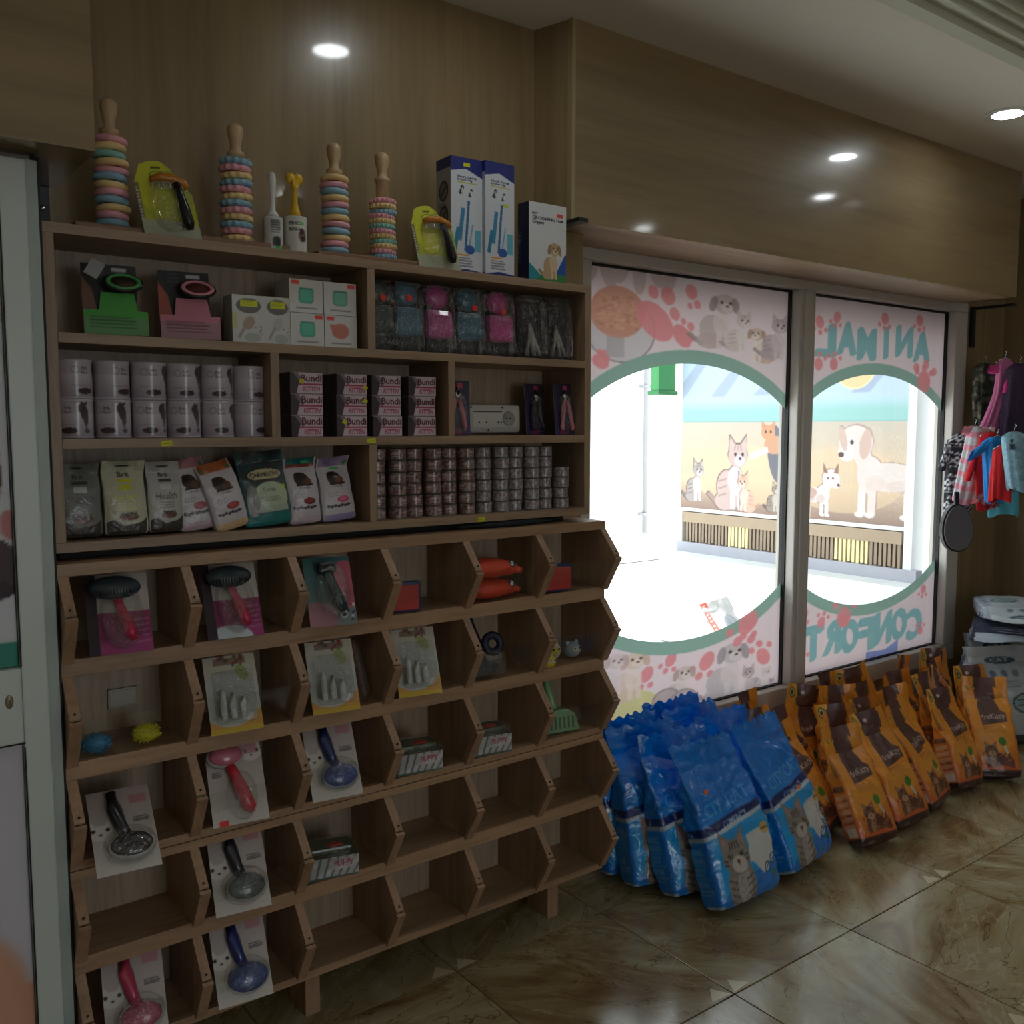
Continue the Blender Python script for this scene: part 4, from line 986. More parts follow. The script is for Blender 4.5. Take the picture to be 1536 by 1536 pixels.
# toothbrush set and can
t = thing('toothbrush_bottle', 'white flask with upright white brush, left of the yellow bone brush', 'bottle', (.909, 2.13, ZT))
lc = Canvas(.15, .08, 500, (206, 206, 200)); lc.rect(0, .03, .04, .08, (90, 120, 140)); lc.lines(.06, .04, .09, .075, 6, (60, 60, 60)); lc.ell(.075, .02, .012, .015, (40, 40, 40)); lc.rect(.07, 0, .09, .008, (70, 190, 80)); lc.rect(0, 0, .04, .03, (170, 140, 100))
link('body', cyl_mesh('body', .0225, .078, lc, P_TIN, 48, (200, 200, 196)), t)
MB().lathe([(.018, .078), (.012, .088), (.007, .094), (.0055, .12), (.008, .14), (.0095, .165), (.0075, .18), (.0001, .184)], M('white_gloss_plastic', (216, 216, 210), .3), 20).obj('brush_handle', t)
t = thing('dental_kit_can', 'white can with brown dog picture and yellow bone shaped brush on top', 'can', (.964, 2.128, ZT))
lc = Canvas(.18, .085, 500, (210, 208, 200)); lc.text('PINE', .063, .066, .09, .074, (40, 40, 40)); lc.text('BAU', .063, .052, .088, .06, (40, 40, 40)); lc.rect(.092, .066, .102, .073, (80, 190, 80)); lc.ell(.097, .04, .012, .016, (120, 90, 66)); lc.ell(.095, .05, .008, .008, (60, 44, 34)); lc.ell(.1, .032, .008, .007, (40, 30, 24))
link('body', cyl_mesh('body', .027, .085, lc, P_TIN, 56, (206, 206, 200)), t)
YB = M('yellow_plastic', (222, 176, 34), .35)
MB().tube([(0, 0, .085), (0, 0, .10), (0, 0, .118), (0, 0, .15), (0, 0, .158)], [.015, .012, .007, .0065, .011], YB, 16).ell((-.009, 0, .175), (.0125, .008, .013), YB).ell((.009, 0, .175), (.0125, .008, .013), YB).box(-.008, .008, -.009, .0, .158, .172, YB).obj('bone_brush', t)
# tall vacuum boxes
fc = Canvas(.105, .30, 700, (208, 212, 216)); fc.poly([(0, .262), (.05, .272), (.105, .252), (.105, .3), (0, .3)], (34, 44, 120)); fc.text('Absorb Devices', .02, .247, .085, .2535, (60, 60, 90)); fc.text('Remover Wig', .02, .239, .07, .2455, (60, 60, 90)); fc.rect(.02, .235, .088, .2375, (190, 180, 60))
sit_pet(fc, .035, .205, .026, (40, 40, 44), (20, 20, 22), (200, 200, 200), 'dog'); sit_pet(fc, .066, .2, .024, (60, 60, 66), (20, 20, 22), (230, 230, 230), 'cat')
for x, y0, y1, wd, c in ((.028, .085, .17, .013, (66, 132, 170)), (.047, .06, .19, .008, (50, 110, 156)), (.06, .07, .13, .005, (120, 170, 200)), (.012, .06, .12, .012, (40, 130, 160))): fc.line(x, y0, x+.012, y1, wd, c)
fc.ell(.062, .063, .016, .012, (50, 90, 160)); fc.rect(.078, .06, .098, .115, (70, 170, 190), .8); fc.rect(.02, .046, .06, .05, (220, 150, 60)); fc.lines(.02, .014, .078, .042, 4, (130, 130, 140)); fc.poly([(0, 0), (.105, 0), (.105, .006), (.05, .012), (0, .004)], (34, 44, 120))
sc = Canvas(.075, .30, 500, (176, 180, 186)); sc.rect(0, .272, .075, .3, (34, 44, 120)); sc.rect(0, 0, .075, .008, (34, 44, 120))
for y in (.215, .15, .085): sc.ell(.037, y, .024, .027, (54, 56, 60)); sc.ell(.037, y, .018, .02, (120, 118, 116)); sc.line(.025, y-.01, .05, y+.012, .008, (60, 60, 64)); sc.lines(.015, y-.044, .06, y-.032, 2, (120, 124, 130))
tb = box_mesh('vacuum_kit_box', .098, .075, .30, fc, sc, (34, 44, 120), 120)
o = link('vacuum_kit_box', tb); place(o, 1.447, 2.115, ZT+.0005, 0, -2); tag(o, 'tall white and blue grooming vacuum box, the left one, partly hidden by its twin', 'box', 'tall vacuum kit boxes')
o2 = link('vacuum_kit_box', tb); place(o2, 1.545, 2.10, ZT+.0005, 0, 1); tag(o2, 'tall white and blue grooming vacuum box, the right one, fully in view', 'box', 'tall vacuum kit boxes')
for o_, dx in ((o, .0), (o2, .0)): pass
c = link('price_sticker', MB().box(-.01, .01, -.0008, 0, -.005, .005, YEL).mesh('price_sticker'), o); c.location = (.0, 0, .282)
c = link('price_sticker', MB().box(-.008, .008, -.0008, 0, -.004, .004, YEL).mesh('price_sticker'), o2); c.location = (.02, 0, .19)
fc = Canvas(.135, .215, 700, (212, 214, 214)); fc.text('PET', .012, .18, .032, .187, (70, 70, 76)); fc.text('GROOMING Hair', .012, .168, .125, .177, (44, 44, 52)); fc.text('Clipper', .012, .155, .056, .166, (44, 44, 52))
fc.poly([(0, 0), (0, .05), (.05, .012), (.05, 0)], (40, 140, 150)); fc.poly([(.1, .03), (.13, .08), (.135, .08), (.135, 0), (.1, 0)], (40, 80, 170)); fc.poly([(.02, 0), (.135, 0), (.135, .022), (.06, .028)], (60, 130, 70))
sit_pet(fc, .083, .008, .115, (188, 158, 122), (160, 126, 92), (214, 190, 158), 'dog', 1, 1, 0); fc.rect(.1, .182, .122, .192, (226, 70, 60))
sc = Canvas(.05, .215, 300, (30, 38, 66)); sc.text('GROOMING', .012, .05, .1, .062, (90, 110, 150), True, False, 0, PI/2)
o = link('clipper_box', box_mesh('clipper_box', .135, .05, .215, fc, sc, (40, 50, 80), 150)); place(o, 1.712, 2.10, ZT+.0005, 0, 0); tag(o, 'white and navy carton for a pet hair clipper with a puppy picture', 'box')

# ------------------------------------------------------------------ compartment 1 left: groomer packs, cartons
Z1 = TOPS[1]
def disc_pack(x, col, bagc, ring, label, rz):
    t = thing('groomer_glove_pack', label, 'grooming pack', (x, 2.14, Z1+.001), (R(-7), 0, R(rz)))
    cv = Canvas(.11, .155, 800, (30, 30, 34)); cv.rect(.06, .14, .09, .149, (190, 190, 190)); cv.lines(.02, .125, .05, .15, 3, (70, 70, 74)); cv.poly([(0, .02), (0, .13), (.02, .1), (.035, .02)], bagc)
    link('backing_card', card_mesh('backing_card', .11, .155, .003, cv, 60), t)
    fl = Canvas(.13, .06, 700, tuple(int(q*.55+128*.45) for q in col)); fl.lines(.012, .012, .12, .045, 4, tuple(int(q*.6) for q in col)); fl.rect(0, .045, .13, .06, col)
    f = link('lower_flap', card_mesh('lower_flap', .128, .052, .002, fl, 60), t); f.location = (.008, -.020, .0)
    b = MB().prism([(-.035, 0), (.048, -.0), (.038, .055), (-.028, .055)], -.017, -.0135, M('card_'+label[:5], col, .5), 'Y', T=Matrix.Translation((.008, 0, .036))); b.obj('coloured_card', t)
    rm = M('ring_'+label[:5], ring, .4)
    T = Matrix.Translation((.024, -.030, .110)) @ Matrix.Rotation(R(62), 4, 'X') @ Matrix.Diagonal((1.1, .66, 1, 1))
    m = MB().torus(.033, .0045, BLACKP, 40, 8, flat=.9, T=T); m.torus(.0285, .0048, rm, 40, 8, z=.003, flat=.8, T=T)
    m.lathe([(.0001, 0), (.026, 0), (.026, .001)], M('mesh_'+label[:5], tuple(int(q*.55) for q in bagc), .7), 32, T=T); m.obj('ring_head', t)
    return t
disc_pack(.545, (62, 160, 52), (120, 80, 60), (70, 150, 80), 'green card groomer pack with green rimmed oval head', -6)
disc_pack(.703, (196, 120, 136), (170, 84, 66), (214, 140, 150), 'pink card groomer pack with pink rimmed oval head', -8)
lab = MB().box(-.014, .014, -.001, .001, -.018, .018, M('crumpled_label', (150, 150, 150), .5)).obj('hang_label'); place(lab, .505, 2.10, Z1+.135, -10, -15, 30); tag(lab, 'small grey barcode label hanging at the corner of the green groomer pack', 'label tag')
def small_carton(x, w, h, label, ycol, seed):
    fc = Canvas(w, h, 900, (204, 204, 198)); fc.ell(w/2, h*.78, w*.38, h*.16, (110, 110, 104)); fc.rect(w*.25, h*.76, w*.78, h*.9, (212, 216, 30)); fc.lines(w*.3, h*.78, w*.72, h*.88, 3, (160, 164, 30))
    fc.ell(w*.5, h*.42, w*.16, h*.16, (176, 154, 134) if seed else (190, 188, 180), -.6); fc.line(w*.4, h*.36, w*.18, h*.1, w*.09, (170, 160, 150)); fc.ell(w*.62, h*.12, w*.25, h*.1, (176, 180, 174)); fc.speck(w*.7, h*.2, w*.9, h*.36, 8, .0012, [(70, 70, 70)]); 
    if seed: fc.rect(0, h*.3, w*.15, h*.62, (206, 196, 140))
    sc = Canvas(.05, h, 200, (180, 178, 170))
    o = link('massage_carton', box_mesh('massage_carton', w, .06, h, fc, sc, (214, 210, 200), 50)); return tag(o, label, 'box')
o = small_carton(0, .076, .108, 'slim white carton with brush picture and yellow tag, the left one of two', 1, 1); place(o, .835, 2.105, Z1+.0005, 0, -2)
o = small_carton(0, .068, .110, 'slim white carton with roller picture and yellow tag, beside the mint bottle boxes', 1, 0); place(o, .908, 2.112, Z1+.0005, 0, 0)
def mint_box(x, z, col, shape, red, label, rz=0):
    w, h = .086, .078
    fc = Canvas(w, h, 900, (212, 210, 204))
    if shape: fc.ell(w*.48, h*.52, w*.27, h*.24, col); fc.poly([(w*.2, h*.55), (w*.14, h*.72), (w*.36, h*.72)], col)
    else:
        sq = lambda k: [(w*(.5+k*math.copysign(abs(math.cos(a))**.45, math.cos(a))), h*(.52+k*1.05*math.copysign(abs(math.sin(a))**.45, math.sin(a)))) for a in [i*PI/16 for i in range(32)]]
        fc.poly(sq(.23), col); fc.poly(sq(.17), tuple(min(255, int(q*1.12)) for q in col)); fc.rect(w*.29, h*.70, w*.71, h*.74, tuple(int(q*.84) for q in col))
    fc.rect(w*.2, h*.13, w*.82, h*.155, (110, 110, 110)); fc.rect(w*red, h*.84, w*(red+.24), h*.96, (230, 80, 66))
    sc = Canvas(.08, h, 200, (190, 184, 174))
    o = link('water_bottle_carton', box_mesh('water_bottle_carton', w, .082, h, fc, sc, (214, 210, 204), 44)); place(o, x, 2.11, z, 0, rz); return tag(o, label, 'box', 'four square white cartons')
MC = (92, 176, 150); 
mint_box(.982, Z1+.0005, MC, 0, .72, 'square white carton with mint picture, lower left of four')
mint_box(1.070, Z1+.0005, (206, 128, 112), 1, .06, 'square white carton with coral pink picture, lower right of four')
mint_box(.980, Z1+.0795, MC, 0, .06, 'square white carton with mint picture, upper left of four', 1)
mint_box(1.069, Z1+.0795, (110, 172, 146), 0, .72, 'square white carton with mint picture, upper right of four', -1)

# ------------------------------------------------------------------ compartment 1 right: bottles in clear bags
def bagged(x, col, label, red, kind=0):
    t = thing('bagged_bottle', label, 'bottle', (x, 2.135, Z1+.001), (R(-4), 0, R(random.uniform(-4, 4))))
    m = M('plastic_'+str(col[0]), col, .3, coat=.4)
    if kind == 0:
        MB().rbox(-.042, .042, -.022, .02, .040, .116, m, .016).obj('bottle_body', t)
        MB().rbox(-.033, .033, -.008, .012, .112, .128, BLACKP, .004).obj('strap', t)
        MB().ell((0, 0, .148), (.037, .02, .034), m, 20, 12).box(-.012, .012, -.012, .012, .126, .132, m).obj('cup', t)
        MB().rbox(-.038, .038, -.004, .018, .002, .05, BLACKP, .008).obj('dark_insert', t)
    else:
        for k, (dx, a) in enumerate(((-.016, .12), (.010, -.16), (.026, -.3))):
            MB().tube([(dx, -.004*k, .01), (dx+a*.05, -.008, .05), (dx+a*.10-.0, -.006, .10)], [.006, .005, .004], M('silver_shears', (170, 166, 160), .3, .6), 8).obj('shear_blade', t)
        MB().rbox(-.045, .045, .006, .012, .002, .165, BLACKP, .002).obj('dark_insert', t)
    b = MB().rbox(-.045, .045, -.028, .024, 0, .178, BLISTER, .014)
    me = b.mesh('clear_bag'); bm = bmesh.new(); bm.from_mesh(me); bmesh.ops.subdivide_edges(bm, edges=bm.edges[:], cuts=8, use_grid_fill=True); g = random.Random(int(x*999))
    for v in bm.verts: v.co += Vector((g.uniform(-.6, .6), g.uniform(-1, 1), g.uniform(-.4, .4)))*.0042
    bm.to_mesh(me); bm.free(); link('clear_bag', me, t)
    if red: s_ = MB().ell((red[0], -.030, red[1]), (.009, .0012, .009), REDT, 14, 6).obj('price_sticker', t)
    return t
bagged(1.188, (54, 66, 66), 'dark grey travel bottle in clear bag, first from the left', (.003, .13))
bagged(1.268, (52, 100, 124), 'steel blue travel bottle in clear bag, second from the left', (.0, .135))
bagged(1.366, (176, 56, 132), 'magenta travel bottle in clear bag, third from the left', None)
bagged(1.462, (48, 98, 120), 'steel blue travel bottle in clear bag, fourth from the left', (.01, .125))
bagged(1.566, (190, 52, 134), 'bright magenta travel bottle in clear bag, fifth from the left', (.0, .12))
bagged(1.68, (60, 60, 60), 'clear bag with silver shears and black insert right of the magenta bottles', None, 1)
bagged(1.775, (60, 61, 60), 'clear bag with silver shears at the right end of the compartment', None, 1)

# ------------------------------------------------------------------ row 2: white tins, kitten boxes, socket, clippers
Z2 = TOPS[2]
tc = Canvas(.236, .082, 900, (184, 174, 182)); tc.grad((160, 150, 160), (196, 186, 194), .0, .05)
for ox in (0, .118):
    tc.text('Brit', ox+.042, .062, ox+.056, .070, (96, 84, 92)); tc.text('Paté', ox+.041, .052, ox+.058, .059, (120, 108, 116)); tc.ell(ox+.03, .062, .009, .009, (140, 128, 136), 0, .7, .3)
    tc.ell(ox+.05, .013, .017, .007, (70, 50, 54)); tc.speck(ox+.036, .01, ox+.064, .018, 24, .002, [(96, 60, 60), (50, 34, 40)], .9)
    tc.rect(ox+.02, .026, ox+.062, .028, (150, 138, 148)); tc.rect(ox+.02, .022, ox+.05, .0235, (160, 148, 158))
    tc.ell(ox+.083, .054, .009, .020, (74, 66, 70), .15); tc.ell(ox+.078, .066, .008, .012, (66, 58, 62), -.2); tc.poly([(ox+.074, .072), (ox+.076, .082), (ox+.081, .074)], (60, 52, 56)); tc.poly([(ox+.082, .074), (ox+.088, .082), (ox+.089, .072)], (60, 52, 56)); tc.ell(ox+.086, .036, .005, .012, (90, 80, 84)); tc.ell(ox+.088, .012, .007, .004, (90, 80, 84)); tc.line(ox+.083, .03, ox+.09, .012, .004, (100, 90, 94))
tins = {}
TX_ = [.462, .537, .612, .690, .766, .842]
RN = ['leftmost', 'second from the left', 'third from the left', 'fourth from the left', 'fifth from the left', 'rightmost']
gt = random.Random(4)
tinm = [cyl_mesh('pate_tin', .0368, .0815, tc, P_TIN, 110, (190, 182, 188), .0045, a) for a in (PI/2-.25, PI/2+.05, PI/2+.3, PI/2-.7)]
TXS = [.4655, .5415, .6175, .6935, .7695, .8445]
for r in range(2):
    for k in range(6):
        o = link('food_tin', tinm[[(2, 2, 1, 1, 0, 3), (3, 3, 0, 0, 1, 3)][r][k] if k < 6 else 0]); o.location = (TXS[k]+gt.uniform(-.0006, .0006), 2.146+gt.uniform(-.003, .003), Z2+.0003+r*.082); o.rotation_euler = (0, 0, gt.uniform(-.12, .12))
        tag(o, f'white dog food tin, {"bottom" if r == 0 else "top"} row, {RN[k]}', 'tin', 'white dog food tins in two rows')
kf = Canvas(.085, .051, 1000, (206, 186, 194)); kf.poly([(0, 0), (.016, 0), (.024, .03), (.012, .051), (0, .051)], (64, 50, 56)); kf.poly([(.008, .051), (.03, .022), (.036, .028), (.02, .051)], (120, 110, 116)); kf.text('Bundi', .028, .029, .083, .046, (90, 34, 48)); kf.rect(.022, .0215, .085, .025, (176, 60, 90)); kf.text('KITTEN', .034, .006, .078, .0175, (176, 70, 100), True, False, .08)
kf.rect(0, .05, .085, .051, (150, 140, 140)); kf.rect(0, 0, .085, .001, (120, 100, 104))
ks = Canvas(.085, .051, 500, (92, 76, 82)); ks.ell(.03, .026, .014, .014, (90, 80, 76)); ks.ell(.06, .024, .012, .016, (80, 66, 66)); ks.poly([(.02, .036), (.024, .048), (.03, .038)], (86, 74, 72))
km = box_mesh('kitten_food_carton', .082, .10, .051, kf, ks, (200, 186, 190), 80)
for c, x in enumerate((.978, 1.100, 1.198, 1.303)):
    for r in range(3):
        o = link('kitten_food_carton', km); o.location = (x+gt.uniform(-.0015, .0015), 2.115+gt.uniform(-.002, .002), Z2+.0003+r*.0515); o.rotation_euler = (0, 0, R(gt.uniform(-3, 2)))
        tag(o, f'white and pink kitten food carton, {["bottom", "middle", "top"][r]} of the {["leftmost", "second", "third", "rightmost"][c]} stack', 'carton', 'kitten food cartons in four stacks')
        if (c, r) in ((0, 2), (1, 2), (1, 1), (1, 0)):
            s_ = link('price_sticker', MB().box(-.006, .006, -.001, 0, -.005, .005, YEL).mesh('price_sticker'), o); s_.location = ((-.012, -.0008, .03) if c == 0 else (.036, -.0008, .018) if r == 2 else (.037, -.0008, .036) if r == 1 else (-.02, -.0008, .036)); s_.rotation_euler = (0, R(30), 0)
def nail_clipper(x, label, colr, rz, lean=-8, hy=2.15):
    t = thing('nail_clipper_card', label, 'clipper card', (x, hy, Z2+.001), (R(lean), 0, R(rz)))
    cv = Canvas(.075, .15, 600, (58, 46, 84)); cv.grad((70, 60, 110), (44, 40, 60)); cv.rect(.04, .13, .055, .145, (200, 60, 90)); cv.rect(.02, .004, .05, .012, (180, 60, 70))
    link('backing_card', card_mesh('backing_card', .072, .15, .002, cv, 30), t)
    pm = M('handle_'+str(colr[0]), colr, .35)
    for s in (-1, 1):
        MB().tube([(s*.003, -.012, .098), (s*.009, -.013, .085), (s*.015, -.013, .055), (s*.019, -.012, .022), (s*.018, -.012, .012)], [.005, .0065, .0075, .0075, .005], pm, 10).obj('handle', t)
    MB().tube([(.004, -.012, .095), (-.006, -.012, .115), (0, -.012, .13)], [.005, .007, .003], STEEL, 8).tube([(-.004, -.012, .095), (.008, -.012, .112), (.004, -.012, .122)], [.005, .006, .003], STEEL, 8).ell((0, -.012, .1), (.005, .005, .005), STEEL, 10, 6).obj('jaws', t)
    MB().ell((0, -.010, .065), (.03, .012, .06), BLISTER, 18, 10).obj('blister', t)
nail_clipper(1.437, 'nail clipper card with pink handles at the left of the socket', (206, 130, 140), -25)
nail_clipper(1.742, 'dark nail clipper card leaning behind the pink one at the right', (46, 44, 52), 5, -5, 2.19)
nail_clipper(1.805, 'nail clipper card with pale pink handles at the right end', (206, 168, 176), 2, -6, 2.13)
t = thing('power_socket', 'white surface mounted socket box with round outlet in the middle shelf row', 'socket', (1.604, 2.285, Z2+.006))
MB().rbox(-.098, .098, -.075, -.0065, 0, .082, M('white_socket_plastic', (206, 202, 194), .35), .012).obj('housing', t)
MB().rbox(-.075, .085, -.0765, -.074, .016, .064, M('white_socket_plate', (216, 212, 204), .35), .003).obj('cover_plate', t)
MB().rbox(-.073, .028, -.0775, -.076, .060, .0625, M('socket_shadow', (60, 60, 60)), .0005).obj('slot', t)
MB().lathe([(.021, 0), (.021, .004), (.0175, .004), (.0165, .001), (.0001, .001)], M('socket_grey', (170, 168, 160), .4), 28, T=Matrix.Translation((.05, -.0765, .042)) @ Matrix.Rotation(PI/2, 4, 'X')).ell((.044, -.078, .042), (.0025, .002, .0025), BLACKP, 8, 6).ell((.056, -.078, .042), (.0025, .003, .0025), BLACKP, 8, 6).obj('outlet', t)
for x in (-.055, -.03, .012, .022): MB().box(x, x+.004, -.0775, -.076, .028, .033, BLACKP).obj('switch', t)
for x, z in ((-.08, .074), (.03, .074), (-.02, .008)): MB().ell((x, -.075, z), (.003, .002, .003), BLACKP, 8, 6).obj('screw', t)

# ------------------------------------------------------------------ row 3: treat pouches and small tins
Z3 = TOPS[3]
def pouch(name, w, h, d, cv, x, y, lean, rz, ry, label, seed):
    sc = Canvas(.03, h, 100, tuple(cv.a[cv.ny//2, 2])); me = bag_mesh(name, w, d, h, cv, sc, P_POUCH, 64, seed, .0035, .66, .86, bulge=.35)
    o = link(name, me); place(o, x, y, Z3+.003, lean, rz, ry); return tag(o, label, 'pouch')
def brit(w, h, bg, accent, label2, gold=False):
    c = Canvas(w, h, 800, bg); c.ell(w*.5, h*.93, w*.16, h*.012, (40, 40, 40)); c.text('Brit', w*.36, h*.78, w*.62, h*.845, (60, 56, 52)); c.rect(w*.34, h*.71, w*.7, h*.75, accent)
    c.rect(w*.36, h*.60, w*.66, h*.68, accent if gold else (214, 214, 208), .8); c.text(label2, w*.2, h*.47, w*.8, h*.56, (90, 86, 80) if not gold else (200, 190, 60), False, False, .1)
    for k in range(3): c.rect(w*.3, h*(.42-k*.035), w*.72, h*(.43-k*.035), (130, 126, 116) if not gold else (214, 206, 140))
    c.ell(w*.55, h*.25, w*.22, h*.05, (110, 60, 54)); c.speck(w*.4, h*.22, w*.72, h*.3, 30, w*.03, [(130, 70, 60), (90, 44, 40), (60, 90, 50)])
    c.poly([(0, 0), (0, h*.18), (w*.2, h*.22), (w*.45, h*.13), (w*.8, h*.17), (w, h*.24), (w, 0)], (64, 58, 54)); c.speck(w*.1, h*.02, w*.9, h*.14, 30, w*.03, [(90, 82, 76), (50, 46, 44)]); return c
pouch('treat_pouch', .086, .158, .034, brit(.086, .158, (120, 122, 118), (60, 62, 64), 'Health'), .462, 2.125, -4, -1, 0, 'dark grey dog treat pouch at the left end of the bottom shelf', 1)
pouch('treat_pouch', .092, .162, .034, brit(.092, .162, (186, 186, 160), (206, 200, 30), 'Senior', True), .552, 2.115, -5, -2, 0, 'pale cream dog treat pouch with yellow panel, second from the left', 2)
pouch('treat_pouch', .080, .158, .034, brit(.080, .158, (184, 184, 178), (70, 72, 74), 'Health'), .640, 2.13, -4, 3, 0, 'light grey dog treat pouch with black lettering, third from the left', 3)
def paddock(w, h, top, bot, meat=(150, 60, 60)):
    c = Canvas(w, h, 800, (198, 192, 196)); c.rect(0, h*.86, w, h, top); c.ell(w*.1, h*.9, w*.06, h*.03, (60, 120, 60)); c.ell(w*.46, h*.68, w*.2, h*.1, (52, 36, 32)); c.ell(w*.62, h*.63, w*.13, h*.07, (96, 60, 40)); c.ell(w*.38, h*.74, w*.1, h*.04, (40, 28, 24)); c.rect(w*.3, h*.57, w*.78, h*.6, (50, 36, 32)); c.text('Dogs', w*.38, h*.52, w*.7, h*.555, (120, 104, 110))
    for k, q in enumerate((.28, .45)): c.ell(w*q, h*.43, w*.06, h*.035, (150, 146, 144), 0, 1, .25)
    c.ell(w*.62, h*.34, w*.19, h*.05, meat); c.ell(w*.62, h*.35, w*.12, h*.03, tuple(min(255, int(q*1.25)) for q in meat))
    for k in range(7): c.ell(w*(.16+k*.1), h*(.25-.01*(k % 2)), w*.05, h*.022, (44, 40, 42))
    c.rect(w*.12, h*.245, w*.86, h*.26, (60, 54, 58)); c.rect(0, 0, w, h*.12, bot); return c
pouch('treat_pouch', .085, .165, .032, paddock(.085, .165, (176, 124, 128), (196, 170, 184)), .715, 2.13, -5, -3, -8, 'white treat pouch with dog head and dusty pink top, leaning in the middle', 4)
pouch('treat_pouch', .085, .160, .032, paddock(.085, .160, (176, 96, 54), (206, 176, 130)), .787, 2.11, -5, 2, -14, 'white treat pouch with dog head and orange top, leaning left', 5)
c = Canvas(.118, .178, 700, (64, 84, 84)); c.grad((40, 110, 110), (50, 48, 56)); c.speck(0, .12, .118, .17, 40, .01, [(70, 60, 62), (50, 66, 70), (40, 90, 84)], .7); c.ell(.064, .122, .048, .017, (32, 30, 30)); c.ell(.064, .122, .044, .0135, (200, 190, 150)); c.text('CARNILOVE', .026, .1165, .102, .1275, (40, 36, 34)); c.rect(.03, .106, .1, .111, (60, 50, 44))
c.ell(.07, .07, .045, .035, (178, 190, 160)); c.text('Crisp', .05, .08, .082, .092, (70, 90, 90), False); c.lines(.045, .058, .1, .07, 3, (110, 120, 110)); c.rect(.03, .035, .11, .048, (170, 180, 160)); c.ell(.024, .06, .016, .035, (150, 150, 146)); c.ell(.024, .085, .012, .014, (120, 116, 112)); c.poly([(.0, 0), (.0, .02), (.06, .032), (.118, .03), (.118, 0)], (30, 120, 120)); c.rect(.098, .088, .112, .094, (206, 206, 30))
pouch('treat_pouch', .118, .178, .044, c, .872, 2.115, -4, -3, -5, 'large teal cat treat pouch with a lynx and oval label in the middle', 6)
c2 = paddock(.086, .160, (150, 60, 50), (196, 180, 190), (120, 50, 50)); c2.rect(0, .145, .086, .160, (30, 110, 110)); c2.ell(.06, .15, .008, .004, (70, 200, 120))
pouch('treat_pouch', .086, .160, .034, c2, .966, 2.115, -5, -2, -3, 'white treat pouch with dog head, red band and teal top edge', 7)
c3 = paddock(.094, .160, (150, 132, 166), (150, 140, 180), (190, 90, 120)); c3.rect(.04, .13, .065, .135, (60, 190, 80))
pouch('treat_pouch', .094, .160, .034, c3, 1.062, 2.125, -5, 2, -5, 'white treat pouch with dog head and lilac top at the right of the row', 8)
st = Canvas(.14, .028, 1000, (120, 100, 94)); st.speck(0, .004, .14, .026, 120, .0035, [(160, 140, 130), (176, 160, 154), (96, 60, 60), (90, 74, 70), (150, 90, 90)], .85, 3)
for k in range(3): st.ell(.03+k*.045, .013, .010, .007, (180, 164, 156)); st.rect(.022+k*.045, .010, .04+k*.045, .013, (130, 60, 66))
stm = cyl_mesh('cat_food_tin', .0232, .0300, st, P_TIN, 56, (70, 66, 66), .0015)
stb = Canvas(.14, .028, 1000, (140, 134, 134)); stb.speck(0, .004, .14, .026, 120, .0035, [(180, 176, 176), (190, 180, 180), (120, 104, 104), (110, 104, 104), (150, 120, 120)], .85, 8)
stm2 = cyl_mesh('cat_food_tin', .0232, .0300, stb, P_TIN, 56, (84, 82, 82), .0015)
LV = ['bottom', 'second', 'third', 'fourth', 'fifth', 'top']
CN = ['first', 'second', 'third', 'fourth', 'fifth', 'sixth', 'seventh', 'eighth', 'ninth', 'tenth', 'eleventh', 'twelfth']
for c in range(12):
    x = 1.177+.0545*c if c < 6 else 1.183+.0545*c
    for r in range(6 if c < 11 else 4):
        o = link('cat_food_tin', stm if c < 6 else stm2); o.location = (x+gt.uniform(-.0015, .0015), 2.135+gt.uniform(-.003, .003)-.01*(c % 2), Z3+.0003+r*.0303); o.rotation_euler = (0, 0, gt.uniform(0, 6))
        tag(o, f'small round cat food tin, {LV[r]} level of the {CN[c]} column from the left', 'tin', 'small cat food tins in columns')

# ------------------------------------------------------------------ things in the bins
def bx(c, f=.5): return BXS[c]+BT+(BP-BT)*f
def pack_base(c, r, f, label, name, cat, lean=-30, rz=0, y=2.018, dz=.003): return thing(name, label, cat, (bx(c, f), y, FLOORS[r]+dz), (R(lean), 0, R(rz)))
def rake_pack(c, r, f, label, rz, dark):
    t = pack_base(c, r, f, label, 'pet_rake_pack', 'rake pack', -27, rz, 2.035)
    cv = Canvas(.125, .175, 600, (196, 186, 176)); cv.rect(0, 0, .125, .09, (150, 44, 104)); cv.rect(0, 0, .125, .03, (170, 66, 126), .8)
    if not dark: cv.rect(0, 0, .08, .022, (214, 222, 226)); cv.ell(.05, .0, .05, .03, (206, 216, 220))  # white glare at the foot of the card, painted into the print
    for k in range(5): cv.line(.08, .02+k*.012, .122, .024+k*.012, .003, (196, 110, 150))
    cv.rect(0, .0, .022, .175, (50, 34, 46)); link('backing_card', card_mesh('backing_card', .125, .175, .002, cv, 50), t)
    GR = M('dark_teal_plastic', (46, 58, 64), .35); PK = M('crimson_handle', (190, 34, 78), .25, coat=.4)
    h = MB().ell((-.006, -.028, .136), (.052, .016, .026), GR, 28, 12).rbox(-.046, .034, -.038, -.018, .128, .146, BLACKP, .005); 
    for k in range(12): h.box(-.042+k*.0063, -.0395+k*.0063, -.044, -.034, .118, .126, BLACKP)
    h.obj('rake_head', t)
    MB().tube([(-.004, -.022, .118), (.002, -.024, .095), (.010, -.028, .065), (.018, -.028, .035), (.021, -.024, .02)], [.010, .009, .0125, .0135, .008], PK, 12).obj('handle', t)
    MB().ell((.004, -.018, .08), (.045, .026, .075), BLISTER, 20, 12).obj('blister', t)
rake_pack(0, 0, .42, 'pink card pack with dark rake brush in the top left bin', -8, True)
rake_pack(1, 0, .42, 'pink card pack with dark rake brush, second bin of the top row', -6, False)
